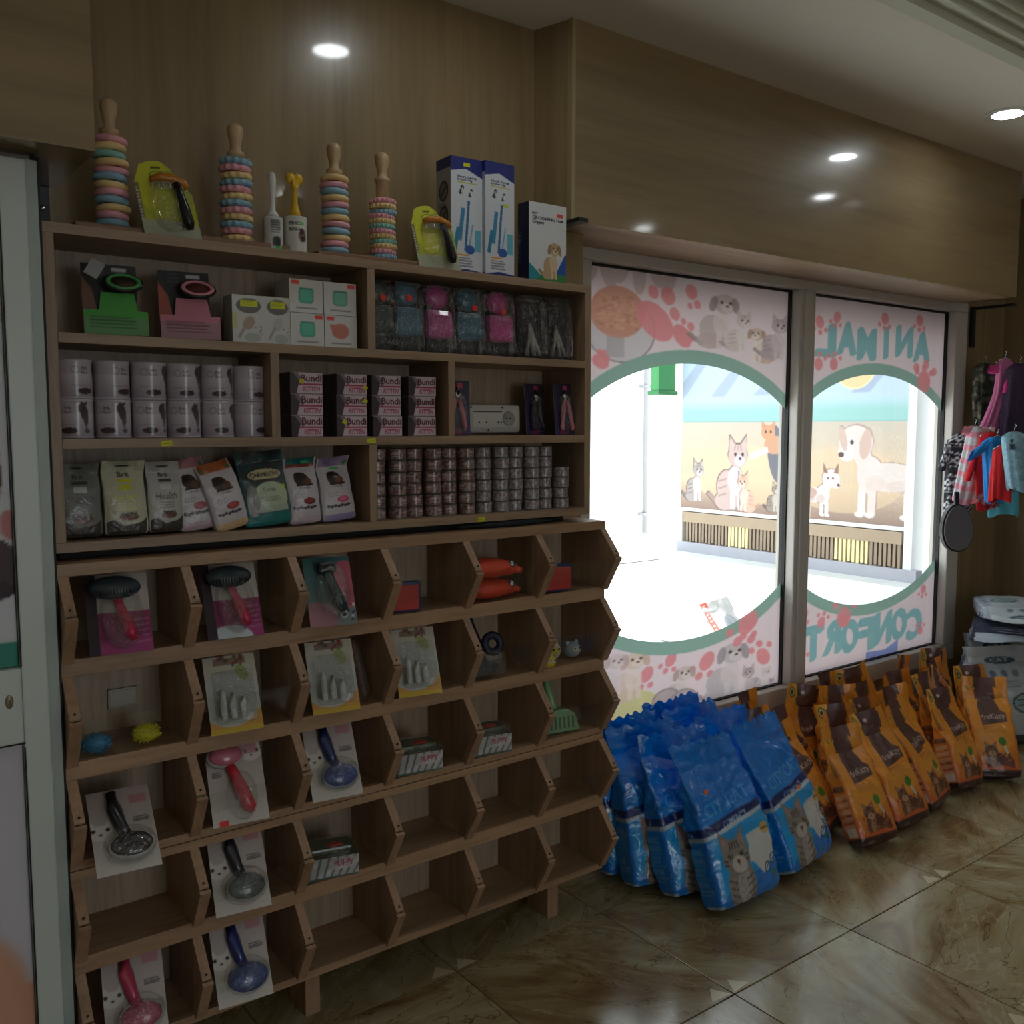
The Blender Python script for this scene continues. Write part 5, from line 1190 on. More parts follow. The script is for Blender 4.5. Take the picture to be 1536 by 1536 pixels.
# teal trimmer blister
t = pack_base(2, 0, .36, 'teal and pink blister pack with dark trimmer, third bin of the top row', 'trimmer_pack', 'trimmer pack', -24, -10)
cv = Canvas(.115, .17, 600, (60, 120, 122)); cv.grad((120, 130, 130), (56, 110, 112)); cv.ell(.02, .02, .05, .04, (170, 120, 130)); cv.ell(.1, .10, .04, .06, (190, 90, 110)); 
for k in range(3): cv.ell(.085, .07-k*.022, .009, .009, (226, 226, 226)); cv.ell(.085, .07-k*.022, .006, .006, (30, 30, 34))
cv.speck(.09, .01, .112, .05, 12, .003, [(230, 230, 230), (20, 24, 30)]); link('backing_card', card_mesh('backing_card', .115, .17, .002, cv, 50), t)
DT = M('deep_teal_plastic', (22, 52, 56), .25, coat=.3)
MB().rbox(-.03, .016, -.03, -.012, .125, .152, BLACKP, .008).obj('trimmer_head', t)
MB().tube([(-.006, -.02, .128), (.0, -.022, .10), (.012, -.022, .06), (.024, -.02, .03)], [.014, .012, .015, .010], DT, 12).obj('handle', t); MB().ell((.004, -.016, .085), (.042, .022, .072), BLISTER, 18, 12).obj('blister', t)
def slicker(c, r, f, label, rz):
    t = thing('slicker_brush', label, 'brush', (bx(c, f), 2.075, FLOORS[r]+.003), (0, 0, R(rz))); t.scale = (1.16, 1, 1.1)
    BL = M('navy_frame', (36, 48, 96), .35); RD = M('red_pad', (186, 52, 48), .6)
    MB().rbox(-.042, .042, -.022, .002, .0, .072, BL, .006).obj('head_frame', t)
    p = MB().rbox(-.036, .036, -.0265, -.021, .006, .064, RD, .003); p.obj('pin_pad', t)
    MB().tube([(-.012, -.006, .068), (-.022, .0, .085), (-.028, .012, .11), (-.036, .035, .15)], [.011, .010, .013, .011], BL, 12).obj('handle', t)
slicker(3, 0, .22, 'red and navy slicker brush in the fourth bin of the top row', -12)
slicker(5, 0, .30, 'red and navy slicker brush in the top right bin', -6)
def orange_glove(z, label, rz):
    t = thing('orange_pet_toy', label, 'toy', (bx(4, .42), 2.09, z), (0, 0, R(rz)))
    OM = M('orange_fabric', (210, 72, 46), .6, bump=.3, bscale=60)
    b = MB().ell((-.01, 0, .028), (.080, .055, .0275), OM, 28, 10).ell((.052, -.004, .024), (.034, .03, .022), OM, 18, 8).tube([(.06, -.01, .02), (.085, -.018, .018), (.093, -.02, .016)], [.012, .01, .007], OM, 10); b.obj('body', t)
    MB().ell((.056, -.026, .036), (.011, .011, .011), M('silver_ball', (150, 170, 180), .2, .8), 14, 8).obj('button', t)
    MB().tube([(-.06, -.03, .034), (-.02, -.045, .038), (.02, -.04, .036)], [.002, .002, .002], M('white_cord', (230, 220, 206), .6), 6).obj('cord', t)
orange_glove(FLOORS[0]+.004, 'orange padded pet toy, lower one of the two stacked in the fifth top bin', 4)
orange_glove(FLOORS[0]+.060, 'orange padded pet toy, upper one of the two stacked in the fifth top bin', -4)
# row 1
def spiky(c, f, y, mat, label, s):
    m = MB(); m.ell((0, 0, .021*s), (.028*s, .019*s, .019*s), mat, 20, 12)
    g = random.Random(int(f*100))
    for i in range(90):
        a = g.uniform(0, 2*PI); b = math.acos(g.uniform(-.9, 1)); n = Vector((math.sin(b)*math.cos(a), math.sin(b)*math.sin(a), math.cos(b)))
        p = Vector((n.x*.027*s, n.y*.018*s, .021*s+n.z*.018*s)); m.tube([p, p+n*.0055*s], [.0017*s, .0008*s], mat, 5)
    o = m.obj('spiky_toy'); o.location = (bx(c, f), y, FLOORS[1]+.003); o.rotation_euler = (0, 0, R(-14)); tag(o, label, 'toy')
spiky(0, .20, 2.075, M('blue_spiky_rubber', (60, 128, 170), .4), 'blue spiky rubber finger brush in the left bin of the second row', 1.05)
spiky(0, .67, 2.085, M('yellow_spiky_rubber', (216, 208, 60), .4), 'yellow spiky rubber finger brush in the left bin of the second row', 1.0)
sk = MB().rbox(-.033, .033, -.008, 0, 0, .045, M('cream_socket', (176, 172, 156), .4), .004).rbox(-.028, .028, -.0095, -.007, .006, .039, M('cream_socket_plate', (186, 182, 166), .4), .002)
o = sk.obj('wall_socket'); o.location = (bx(0, .62), BY1-.0005, FLOORS[1]+.05); tag(o, 'pale wall socket seen at the back of the left bin of the second row', 'socket')
def comb_pack(c, f, label, rz, side=False):
    t = pack_base(c, 1, f, label, 'grooming_set_pack', 'grooming pack', -22, rz, 2.03); t.scale = (1.13, 1, 1.03)
    cv = Canvas(.105, .17, 600, (196, 190, 172)); cv.ell(.05, .005, .085, .05, (206, 150, 60)); cv.ell(.045, .075, .062, .062, (186, 190, 184)); cv.rect(.02, .15, .085, .165, (120, 90, 70), .7); cv.ell(.075, .13, .012, .02, (150, 170, 80), .3, .7); cv.speck(.03, .148, .08, .168, 12, .004, [(150, 60, 50), (90, 70, 60)])
    cv.rect(0, .0, .105, .012, (206, 170, 40)); link('backing_card', card_mesh('backing_card', .105, .17, .002, cv, 50), t)
    TR = M('frosted_plastic', (206, 210, 206), .2)
    for k, x in enumerate((-.026, -.006, .014)): MB().tube([(x, -.014, .03), (x, -.016, .06), (x+.002, -.014, .095-.01*k)], [.006, .0075, .004], TR, 10).obj('comb', t)
    MB().rbox(-.042, .042, -.026, -.002, .018, .135, BLISTER, .012).obj('blister', t)
comb_pack(1, .40, 'cream blister pack with frosted combs, second bin of the second row', -4)
comb_pack(2, .40, 'cream blister pack with frosted combs, third bin of the second row', -8)
comb_pack(3, .36, 'cream blister pack with frosted combs, fourth bin of the second row', -10)
t = pack_base(2, 1, .86, 'narrow reddish clear pack at the right side of the third bin, second row', 'toothbrush_pack', 'brush pack', -12, 40, 2.09)
cv = Canvas(.04, .15, 400, (120, 80, 70)); cv.speck(.005, .02, .035, .14, 20, .004, [(190, 110, 100), (160, 150, 140)]); link('backing_card', card_mesh('backing_card', .04, .15, .002, cv, 16), t); MB().rbox(-.017, .017, -.016, -.001, .01, .14, BLISTER, .007).obj('blister', t)
t = thing('harness_pack', 'dark blue harness in crinkled clear bag, fifth bin of the second row', 'harness pack', (bx(4, .30), 2.09, FLOORS[1]+.004), (R(-6), 0, R(-8))); t.scale = (1.2, 1, 1.15)
NB = M('navy_nylon', (26, 32, 58), .5)
m = MB().tube([(-.02, .02, .02), (-.032, .025, .08), (-.026, .04, .135), (-.008, .04, .14), (-.0, .03, .09), (.005, .0, .03)], [.013, .015, .014, .013, .014, .014], NB, 10, flat=.5); m.torus(.02, .010, NB, 24, 8, T=Matrix.Translation((.028, -.01, .075)) @ Matrix.Rotation(R(80), 4, 'X')); m.ell((.0, -.004, .018), (.045, .035, .018), NB, 18, 8); m.obj('strap_bundle', t)
MB().rbox(-.05, .05, -.045, .045, 0, .06, BLISTER, .015).obj('clear_bag', t)
def ballface(x, y, r_, c1, c2, label, eyes=True, name='plush_ball'):
    t = thing(name, label, 'toy', (x, y, FLOORS[1]+.003)); t.scale = (1.3, 1.2, 1.15); MB().ell((0, 0, r_), (r_, r_, r_*.95), c1, 22, 14).obj('body', t)
    m = MB().ell((0, -r_*.55, r_*1.1), (r_*.62, r_*.5, r_*.5), c2, 16, 10); 
    for e in (-1, 1): m.ell((e*r_*.3, -r_*1.0, r_*1.3), (r_*.1, r_*.08, r_*.12), BLACKP, 8, 6)
    m.obj('face', t)
    m = MB()
    for e in (-1, 1): m.ell((e*r_*.6, 0, r_*1.8), (r_*.28, r_*.2, r_*.3), c1, 10, 8)
    m.obj('ears', t)
CR = M('cream_plush', (206, 196, 180), .8, bump=.4, bscale=120); YP = M('yellow_plush', (214, 196, 60), .8); GP = M('grey_blue_plush', (150, 164, 172), .8); BRN = M('brown_plush', (120, 100, 84), .8)
ballface(bx(5, .36), 2.11, .026, CR, YP, 'cream squeaky toy ball with yellow face, right bin of the second row')
ballface(bx(5, .70), 2.10, .022, GP, CR, 'grey blue squeaky toy ball, right bin of the second row')
ballface(bx(5, .10), 2.045, .018, YP, CR, 'small yellow squeaky toy, leftmost in the right bin of the second row')
# brush packs
def pad_brush(c, r, f, label, padc, handc, pinkcard=False, flipped=False, rz=-5, lean=-28, y=2.022, dz=.003, rim=None):
    t = pack_base(c, r, f, label, 'pet_brush_pack', 'brush pack', lean, rz, y, dz); t.scale = (1.17, 1, 1.02)
    cv = Canvas(.108, .19, 700, (196, 188, 178) if not pinkcard else (206, 176, 176)); cv.grad((206, 200, 190), (176, 160, 154))
    yy = .12 if flipped else .085
    cx, cy = (.088, .15) if flipped else (.016, .095)
    cv.ell(cx, cy, .020, .017, (214, 208, 198)); 
    for e in (-1, 1): cv.ell(cx+e*.012, cy+.006, .0035, .004, (30, 26, 26)); cv.poly([(cx+e*.006, cy+.012), (cx+e*.014, cy+.028), (cx+e*.02, cy+.01)], (214, 208, 198))
    cv.ell(cx, cy-.004, .003, .002, (40, 30, 30)); cv.lines(.072 if not flipped else .008, .105, .104 if not flipped else .03, .118, 3, (90, 84, 84)); cv.rect(.07, .15, .1, .17, (190, 110, 116), .6); cv.speck(.01, .01, .1, .04, 10, .0012, [(120, 110, 104)])
    if flipped: cv.rect(.012, .0, .03, .012, (226, 50, 50))
    link('backing_card', card_mesh('backing_card', .108, .19, .002, cv, 60), t)
    PM = M('pad_%d_%d_%d' % padc, padc, .25, coat=.5); HM = M('handle_%d_%d_%d' % handc, handc, .28, coat=.4); RM_ = M('rim_%d' % sum(rim or (176, 176, 172)), rim or (176, 176, 172), .35)
    if not flipped:
        m = MB().ell((.008, -.012, .050), (.040, .012, .031), RM_, 28, 10); m.obj('brush_rim', t)
        MB().ell((.008, -.017, .051), (.036, .013, .027), PM, 28, 12).obj('brush_pad', t)
        MB().tube([(.002, -.014, .075), (-.006, -.014, .10), (-.012, -.014, .14), (-.014, -.012, .175)], [.010, .0115, .013, .010], HM, 12).obj('handle', t)
        MB().ell((.006, -.010, .055), (.046, .025, .042), BLISTER, 22, 12).obj('blister', t)
    else:
        MB().ell((-.018, -.012, .150), (.038, .014, .027), RM_, 28, 10).obj('brush_rim', t)
        MB().ell((-.018, -.018, .151), (.033, .013, .023), PM, 28, 12).obj('brush_pad', t)
        MB().tube([(-.012, -.014, .128), (-.004, -.016, .105), (.006, -.02, .065), (.016, -.02, .03), (.018, -.016, .02)], [.010, .011, .014, .013, .006], HM, 12).obj('handle', t)
        MB().ell((.006, -.012, .06), (.03, .026, .055), BLISTER, 22, 12).obj('blister', t)
    return t
pad_brush(0, 2, .34, 'pack with black grey oval brush jutting over the left bin, third row', (62, 64, 66), (44, 46, 52), rz=-6, lean=-50, y=1.965, dz=-.012)
pad_brush(1, 2, .40, 'card pack with red handled pink oval brush, second bin of the third row', (196, 110, 128), (206, 44, 64), flipped=True, rz=-8)
pad_brush(2, 2, .38, 'card pack with royal blue oval brush, third bin of the third row', (30, 66, 140), (24, 44, 96), rz=-8, rim=(150, 160, 180))
pad_brush(1, 3, .40, 'card pack with grey green oval brush, second bin of the fourth row', (78, 88, 86), (34, 36, 48), rz=-7)
pad_brush(0, 4, .42, 'card pack with pink oval brush, bottom left bin', (190, 84, 108), (190, 60, 90), True, rz=-8)
pad_brush(1, 4, .40, 'card pack with blue oval brush, second bin of the bottom row', (40, 72, 140), (30, 46, 110), rz=-6, rim=(50, 80, 150))
def waste_bags(c, r, f, label, rz, y=2.075):
    fc = Canvas(.115, .05, 700, (196, 196, 196))
    for k in range(9): fc.line(.0+k*.016, -.005, .01+k*.02, .055, .005, (110, 120, 116))
    fc.rect(.055, .02, .105, .045, (206, 196, 196)); fc.text('PUPPY', .058, .026, .103, .041, (186, 60, 90)); fc.rect(0, 0, .115, .004, (80, 100, 90))
    sc = Canvas(.07, .05, 300, (60, 74, 58)); 
    me = box_mesh('waste_bag_box', .115, .085, .046, fc, sc, (44, 56, 38), 70)
    t = thing('waste_bag_roll_pack', label, 'waste bag pack', (bx(c, f), y-.03, FLOORS[r]+.003), (R(0), 0, R(rz))); t.scale = (1.1, 1, 1.15); link('carton', me, t)
    k = MB().rbox(-.05, .05, .02, .08, .046, .060, M('dark_green_wrap', (62, 82, 50), .3, coat=.4), .008); k.ell((.01, .035, .06), (.02, .012, .006), M('red_print', (170, 50, 44), .4), 12, 6); k.obj('wrapped_rolls', t)
    MB().rbox(-.0585, .0585, -.002, .087, .0, .066, BLISTER, .008).obj('clear_wrap', t)
waste_bags(3, 2, .38, 'striped white pack of waste bag rolls with green top, fourth bin of the third row', -10)
waste_bags(4, 2, .30, 'striped white pack of waste bag rolls with green top, fifth bin of the third row', -10)
waste_bags(2, 3, .36, 'striped white pack of waste bag rolls with green top, third bin of the fourth row', -14)
# green scoop
t = thing('litter_scoop', 'pale green litter scoop in clear wrap, right bin of the third row', 'scoop', (bx(5, .45), 2.09, FLOORS[2]+.003), (R(-5), 0, R(-8)))
GS = M('pale_green_plastic', (132, 184, 132), .3, coat=.3)
m = MB().prism([(-.055, 0), (.06, 0), (.045, .05), (.02, .066), (-.02, .066), (-.04, .05)], -.02, .02, GS, 'Y'); m.obj('scoop_bowl', t)
sl = MB()
for k in range(6): sl.rbox(-.040+k*.015, -.034+k*.015, -.0215, -.0195, .01, .045, M('dark_green_slot', (60, 100, 66), .5), .0008)
sl.obj('slots', t)
MB().tube([(-.014, 0, .06), (-.018, .008, .09), (-.022, .02, .13), (-.024, .03, .162)], [.011, .010, .011, .012], GS, 12).obj('handle', t)
MB().rbox(-.06, .062, -.03, .03, 0, .07, BLISTER, .012).obj('clear_wrap', t)

# ------------------------------------------------------------------ blue cat litter bags
def blue_front():
    c = Canvas(.31, .53, 420, (4, 124, 216)); c.grad((14, 150, 226), (4, 116, 214), 0, .53)
    c.rect(0, .30, .31, .53, (2, 122, 218)); c.poly([(0, .235), (.31, .275), (.31, .30), (0, .262)], (18, 44, 110)); c.text('COMPACT', .09, .243, .22, .262, (150, 180, 220), True, False, 0, .12)
    c.poly([(0, .222), (.31, .262), (.31, .275), (0, .235)], (190, 206, 216))
    c.text('CITYCAT', .03, .285, .28, .325, (70, 176, 236), False, False, 0, .12)
    c.poly([(.0, 0), (.0, .222), (.31, .262), (.31, 0)], (30, 158, 228)); c.ell(.2, .02, .22, .07, (30, 120, 206), .1)
    c.poly([(.16, .12), (.29, .12), (.285, .215), (.18, .20)], (206, 208, 204)); c.poly([(.21, .07), (.28, .12), (.17, .12)], (206, 208, 204))
    pet_face(c, .105, .15, .062, (140, 132, 126), (74, 68, 66), (190, 184, 178))
    for x, y in ((.235, .085), (.268, .105)): c.ell(x, y, .016, .017, (10, 30, 60)); c.ell(x, y, .0125, .0135, (190, 206, 214)); c.line(x-.006, y-.006, x+.006, y+.008, .004, (20, 40, 70))
    c.ell(.268, .205, .018, .02, (206, 176, 110)); c.text('Lavanda', .252, .2, .284, .209, (90, 70, 40)); c.ell(.27, .06, .018, .008, (30, 120, 60)); return c.blur(1)
bs = Canvas(.13, .53, 200, (4, 120, 212)); bs.rect(0, .236, .13, .262, (18, 44, 110)); bs.rect(0, .222, .13, .236, (150, 170, 186)); bs.lines(.02, .05, .10, .20, 12, (80, 160, 220), .6); bs.rect(0, 0, .13, .02, (150, 180, 200))
bf = blue_front()
BM = [bag_mesh('cat_litter_bag', .30, .112, .505, bf, bs, P_BLUE, 110, sd, .0105, .60, .87, bulge=.16, notch=.006) for sd in (11, 12, 13)]
for k, (x, y, le, rz, lb) in enumerate((
    (2.285, 1.815, -22, 0, 'front left of the heap, whole grey cat face shown'),
    (2.645, 1.85, -24, 8, 'front right bag of the blue heap, nearest the orange bags'),
    (2.235, 1.945, -19, -6, 'second of the left column, strip of cat showing'),
    (2.185, 2.065, -15, -8, 'third bag of the left blue column, showing only its gusset'),
    (2.175, 2.185, -9, -6, 'rearmost blue bag beside the bins, its top folded and shining'),
    (2.56, 1.985, -20, 4, 'blue bag right behind the front right one'),
    (2.50, 2.11, -15, 2, 'blue bag third in the right blue column'),
    (2.47, 2.23, -9, 0, 'rearmost bag of the right blue column against the window'))):
    o = link('cat_litter_bag', BM[k % 3]); place(o, x, y, .022, le, rz); tag(o, 'shiny blue bag, '+lb, 'bag', 'blue cat litter bags on the floor')
    if k in (0, 1, 5):
        s_ = link('price_sticker', MB().box(-.009, .009, -.002, 0, -.006, .006, M('orange_sticker', (222, 120, 70), .6)).mesh('price_sticker'), o); s_.location = ((-.115, -.07, .355), (-.02, -.088, .255), (.05, -.078, .40))[(0, 1, 5).index(k)]

# ------------------------------------------------------------------ orange tofu litter bags
BR = (92, 62, 60); ORG = (226, 146, 50)
def orange_front():
    c = Canvas(.20, .43, 480, ORG); c.grad((206, 110, 50), (228, 150, 54), 0, .2)
    c.poly([(.06, .43), (.135, .43), (.135, .34), (.15, .285), (.175, .27), (.175, .235), (.05, .215), (.05, .30), (.065, .34)], BR)
    c.text('freKitty', .056, .232, .17, .262, (222, 206, 190), False, False, .05, .1)
    for k, (x, r) in enumerate(((.078, .007), (.098, .008), (.117, .006))): c.ell(x, .385, r, r, (206, 190, 176) if k != 1 else (226, 150, 60))
    c.lines(.05, .18, .165, .212, 4, (170, 100, 50), .7, .8)
    c.ell(.1, .16, .11, .05, (232, 160, 66), .2, .6)
    c.ell(.125, .15, .016, .018, (70, 130, 50)); c.line(.13, .13, .15, .06, .012, (196, 200, 190)); c.ell(.15, .055, .012, .012, (60, 120, 60), 0, 1, .3)
    pet_face(c, .07, .11, .028, (130, 88, 62), (60, 40, 34), (190, 150, 120)); c.ell(.12, .05, .024, .055, (96, 56, 44), .4); c.ell(.15, .05, .018, .045, (110, 60, 44), .2); c.speck(.03, .04, .17, .1, 60, .004, [(150, 96, 66), (80, 50, 42), (190, 120, 80)], .7)
    c.poly([(0, 0), (0, .06), (.03, .04), (.12, .05), (.2, .035), (.2, 0)], (206, 96, 50)); c.rect(0, 0, .2, .034, (66, 44, 40)); c.text('tofu', .03, .01, .06, .022, (150, 130, 120))
    c.rect(0, .345, .06, .43, (232, 170, 60)); c.rect(.06, .35, .155, .43, BR); c.ell(.03, .395, .022, .022, (60, 80, 60)); c.ell(.03, .395, .017, .017, (206, 200, 120)); c.ell(.03, .395, .009, .009, (40, 60, 50))
    for k, (x, r) in enumerate(((.085, .008), (.107, .009), (.128, .007))): c.ell(x, .395, r, r, (206, 190, 176) if k != 1 else (226, 150, 60)); return c.blur(1)
def orange_side(v):
    c = Canvas(.10, .43, 320, ORG); c.grad((190, 84, 50), (222, 136, 50), 0, .26)
    c.rect(0, 0, .10, .034, (66, 44, 40)); c.rect(.015, .20, .085, .22, (96, 60, 48)); c.text('TOFU', .03, .204, .075, .216, (160, 120, 90))
    if v == 0:
        for k in range(5): c.poly([(.02, .17-k*.026), (.085, .175-k*.026), (.085, .192-k*.026), (.02, .187-k*.026)], (216, 160, 120)); c.rect(.06, .166-k*.026, .085, .170-k*.026, (110, 60, 50))
        c.rect(.03, .04, .085, .072, (220, 206, 190)); 
    else:
        for k in range(3): c.ell(.035, .17-k*.045, .014, .014, (90, 50, 44)); c.ell(.035, .17-k*.045, .011, .011, (206, 190, 176)); c.ell(.07, .175-k*.045, .013, .013, (90, 50, 44)); c.ell(.07, .175-k*.045, .010, .010, (190, 180, 166))
    c.rect(.06, .25, .1, .34, BR, .4); return c.blur(1)
def orange_back():
    c = Canvas(.20, .43, 240, ORG); c.rect(.06, 0, .15, .43, BR); return c
of = orange_front()
OM_ = [bag_mesh('tofu_litter_bag', .20, .092, .43, of, orange_side(sd % 2), P_BAG, 90, 20+sd, .0075, .58, .80, back=orange_back(), bulge=.2, finw=1.0) for sd in range(4)]
rows = [('front row', [(2.985, 1.80, -27, -6, 0), (3.235, 1.815, -27, -4, 2), (3.50, 1.855, -25, 6, 0), (3.755, 1.87, -22, -2, 2), (3.965, 1.845, -25, -26, 0)]),
        ('second row', [(2.915, 1.965, -24, 4, 1), (3.13, 1.985, -20, -8, 3), (3.36, 1.985, -20, 5, 2), (3.62, 2.01, -17, -5, 0), (3.87, 2.005, -17, 8, 3), (4.10, 1.955, -18, -10, 2)]),
        ('third row', [(2.835, 2.12, -16, -6, 3), (3.06, 2.13, -15, 8, 1), (3.31, 2.14, -14, -7, 0), (3.58, 2.15, -13, 6, 3), (3.84, 2.15, -12, -3, 1), (4.11, 2.11, -13, 12, 0)]),
        ('rear row against the window', [(2.95, 2.275, -8, 10, 0), (3.20, 2.28, -7, -10, 2), (3.46, 2.285, -7, 9, 1), (3.73, 2.29, -6, -8, 3), (4.0, 2.29, -6, 10, 0), (4.26, 2.28, -6, -6, 2)])]
NM = ['leftmost', 'second from the left', 'third from the left', 'fourth from the left', 'fifth from the left', 'rightmost']
go = random.Random(9)
for rn, lst in rows:
    for k, (x, y, le, rz, v) in enumerate(lst):
        o = link('tofu_litter_bag', OM_[v]); place(o, x, y, .015, le, rz*1.5, go.uniform(-5, 5)*(1 if rn[0] == 'f' else 2.4)); zs = go.uniform(.96, 1.03)+(.03 if rn.startswith('rear') else 0); o.scale = (1, 1, zs)
        tag(o, f'orange and brown cat litter bag, {rn}, {NM[k] if k < len(lst)-1 else "rightmost"}', 'bag', 'orange cat litter bags leaning under the window')

# ------------------------------------------------------------------ sacks in the right corner
wf_ = Canvas(.36, .55, 260, (176, 182, 188)); wf_.rect(0, .46, .36, .55, (196, 202, 206)); wf_.ell(.18, .47, .08, .02, (70, 90, 100)); wf_.text('CATSAN'[:0]+'CAT', .13, .46, .23, .48, (200, 206, 210)); 
for x in (.12, .18, .24): wf_.ell(x, .40, .018, .018, (110, 124, 136))
wf_.ell(.25, .24, .06, .055, (50, 90, 84)); wf_.ell(.25, .24, .05, .045, (150, 170, 168)); wf_.lines(.21, .22, .29, .26, 3, (60, 90, 90)); wf_.rect(0, 0, .36, .06, (60, 66, 80)); wf_.lines(.04, .32, .3, .36, 3, (130, 140, 150))
for k in range(8): wf_.rect(.33, .06+k*.035, .36, .08+k*.035, (40, 44, 60))
ws = Canvas(.16, .55, 100, (150, 158, 168)); 
for k in range(8): ws.rect(.1, .06+k*.04, .15, .08+k*.04, (40, 44, 60))
df = Canvas(.36, .55, 240, (50, 54, 70)); df.rect(0, .44, .36, .55, (170, 176, 184)); df.ell(.18, .25, .12, .1, (90, 96, 110)); df.ell(.15, .25, .06, .07, (140, 130, 124)); df.lines(.06, .36, .3, .42, 3, (190, 194, 200)); df.lines(.06, .05, .3, .12, 4, (120, 124, 136))
ds = Canvas(.16, .55, 100, (40, 44, 58)); ds.lines(.03, .05, .13, .5, 14, (110, 116, 130), .6)
SM = bag_mesh('granule_sack', .36, .17, .56, wf_, ws, P_POUCH, 80, 31, .008, .68, .9, bulge=.3); SD = bag_mesh('granule_sack', .36, .17, .56, df, ds, P_POUCH, 80, 32, .008, .68, .9, bulge=.3)
for me, x, y, z, rx, rz, lb in ((SM, 4.47, 2.08, .005, -6, -28, 'white and grey sack standing behind the rightmost orange bag'), (SD, 4.80, 1.90, .005, -5, -38, 'dark blue sack standing at the right edge of the photo'), (SM, 4.78, 2.26, .005, -2, -25, 'white sack standing rearmost in the corner')):
    o = link('granule_sack', me); place(o, x, y, z, rx, rz); o.scale = (1, .9, .82); tag(o, lb, 'sack', 'granule sacks in the right corner')
for me, x, y, z, rz, lb in ((SD, 4.60, 2.10, .515, -66, 'dark sack lying flat on top of the standing sacks'), (SM, 4.66, 2.10, .605, -56, 'black and white sack lying topmost on the pile in the corner')):
    o = link('granule_sack', me); h = Vector((math.sin(R(rz)), -math.cos(R(rz)), 0))*.25
    o.location = (x-h.x, y-h.y, z); o.rotation_euler = (R(90), 0, R(rz)); o.scale = (1, .5, .9); tag(o, lb, 'sack', 'granule sacks in the right corner')

# ------------------------------------------------------------------ pet clothes hanging beside the window
def cloth_body(name, h, wt, wm, wb, d, cv, seed, parent=None, nu=56, nv=70, fold=.006, tw=0., sway=0.):
    """hollow looking hanging garment: flattened tube with vertical folds; hangs down from z=0"""
    g = random.Random(seed); t = np.linspace(0, 1, nv)[:, None]; a = np.linspace(0, 2*PI, nu, endpoint=False)[None]
    w_ = np.interp(t, [0, .08, .5, .96, 1], [wt*.45, wt, wm, wb, wb*.94])/2; dd = d/2*np.interp(t, [0, .06, .5, 1], [.5, .9, 1, .8])
    f = sum(fold*g.uniform(.4, 1)*np.sin(a*k+g.uniform(0, 6)+t*g.uniform(-2, 2)) for k in (3, 5, 8)) * (t*.8+.2)
    X = (w_+f)*np.sign(np.cos(a))*np.abs(np.cos(a))**.8+sway*t*t+tw*np.sin(t*4+seed); Y = (dd+f)*np.sin(a); Z = -t*h+0*a+.01*np.sin(a*2+seed)*t
    V = np.stack([X.ravel(), Y.ravel(), Z.ravel()], 1); F = gridF(nu, nv, wrap=True)
    U = np.tile(np.where(np.sin(a) <= 0, (np.cos(a)+1)/2, (1-np.cos(a))/2), (nv, 1)); C = cv.at(U, 1-np.tile(t, (1, nu))).reshape(-1, 3)
    # caps
    n0 = len(V); V = np.concatenate([V, [[0, 0, -.004], [sway, 0, -h+.01]]]); C = np.concatenate([C, C[:1], C[-1:]])
    me = paint_mesh(name, V, F[:, ::-1], C, P_CLOTH); return link(name, me, parent)
def sleeve(parent, x, z, dx, dz, r, cv, name='sleeve', dy=-.01, seed=1):
    n, m_ = 18, 14; g = random.Random(seed); V = []; C = []
    for j in range(m_):
        t = j/(m_-1)
        for i in range(n):
            a = 2*PI*i/n; rr = r*(1-.25*t)*(1+.08*math.sin(3*a+j*.6)); V.append((x+dx*t+rr*.55*math.cos(a)*(.6 if abs(dx) > abs(dz) else 1), dy*t+rr*.55*math.sin(a), z+dz*t+rr*math.cos(a)*(.9 if abs(dx) > abs(dz) else .0)))
            C.append(cv.at(np.array(i/n), np.array(1-t)))
    return link(name, paint_mesh(name, np.array(V), gridF(n, m_, wrap=True), np.array(C).reshape(-1, 3), P_CLOTH), parent)
def flat(c): return Canvas(.1, .1, 60, c)
nord = Canvas(.14, .36, 400, (34, 34, 42))
for k in range(12):
    y = k*.03
    if k % 3 == 0: 
        for i in range(7): nord.poly([(i*.02, y+.004), (i*.02+.01, y+.022), (i*.02+.02, y+.004), (i*.02+.01, y+.01)], (206, 206, 210))
    elif k % 3 == 1:
        nord.rect(0, y+.004, .14, y+.008, (200, 200, 206)); 
        for i in range(9): nord.ell(i*.016+.008, y+.018, .004, .005, (206, 206, 210))
    else: 
        for i in range(5): nord.line(i*.03, y, i*.03+.03, y+.026, .007, (200, 200, 206)); nord.line(i*.03+.03, y, i*.03, y+.026, .006, (200, 200, 206))
plaid = Canvas(.1, .26, 400, (206, 206, 210))
for k in range(6): plaid.rect(0, k*.045, .1, k*.045+.018, (226, 120, 140), .7); plaid.rect(k*.026, 0, k*.026+.01, .26, (170, 170, 178), .5)
redc = Canvas(.1, .25, 400, (196, 24, 34)); 
for k in range(7): redc.rect(.05, .05+k*.012, .09, .055+k*.012, (220, 200, 196))
redc.rect(.03, .12, .1, .17, (40, 24, 30)); redc.speck(0, 0, .1, .05, 20, .008, [(120, 30, 40), (190, 150, 140)])
camo = Canvas(.12, .3, 200, (66, 66, 58)); camo.speck(0, 0, .12, .3, 60, .016, [(40, 42, 38), (96, 96, 84), (52, 58, 48), (130, 126, 112)], 1, 5)
padc = Canvas(.13, .2, 200, (120, 120, 128)); 
fuzz = Canvas(.1, .2, 300, (136, 176, 194)); fuzz.speck(0, 0, .1, .2, 120, .006, [(120, 160, 180), (160, 196, 208)], .7, 2); fuzz.rect(.02, .14, .04, .16, (40, 50, 60)); fuzz.ell(.03, .17, .008, .006, (50, 60, 70))
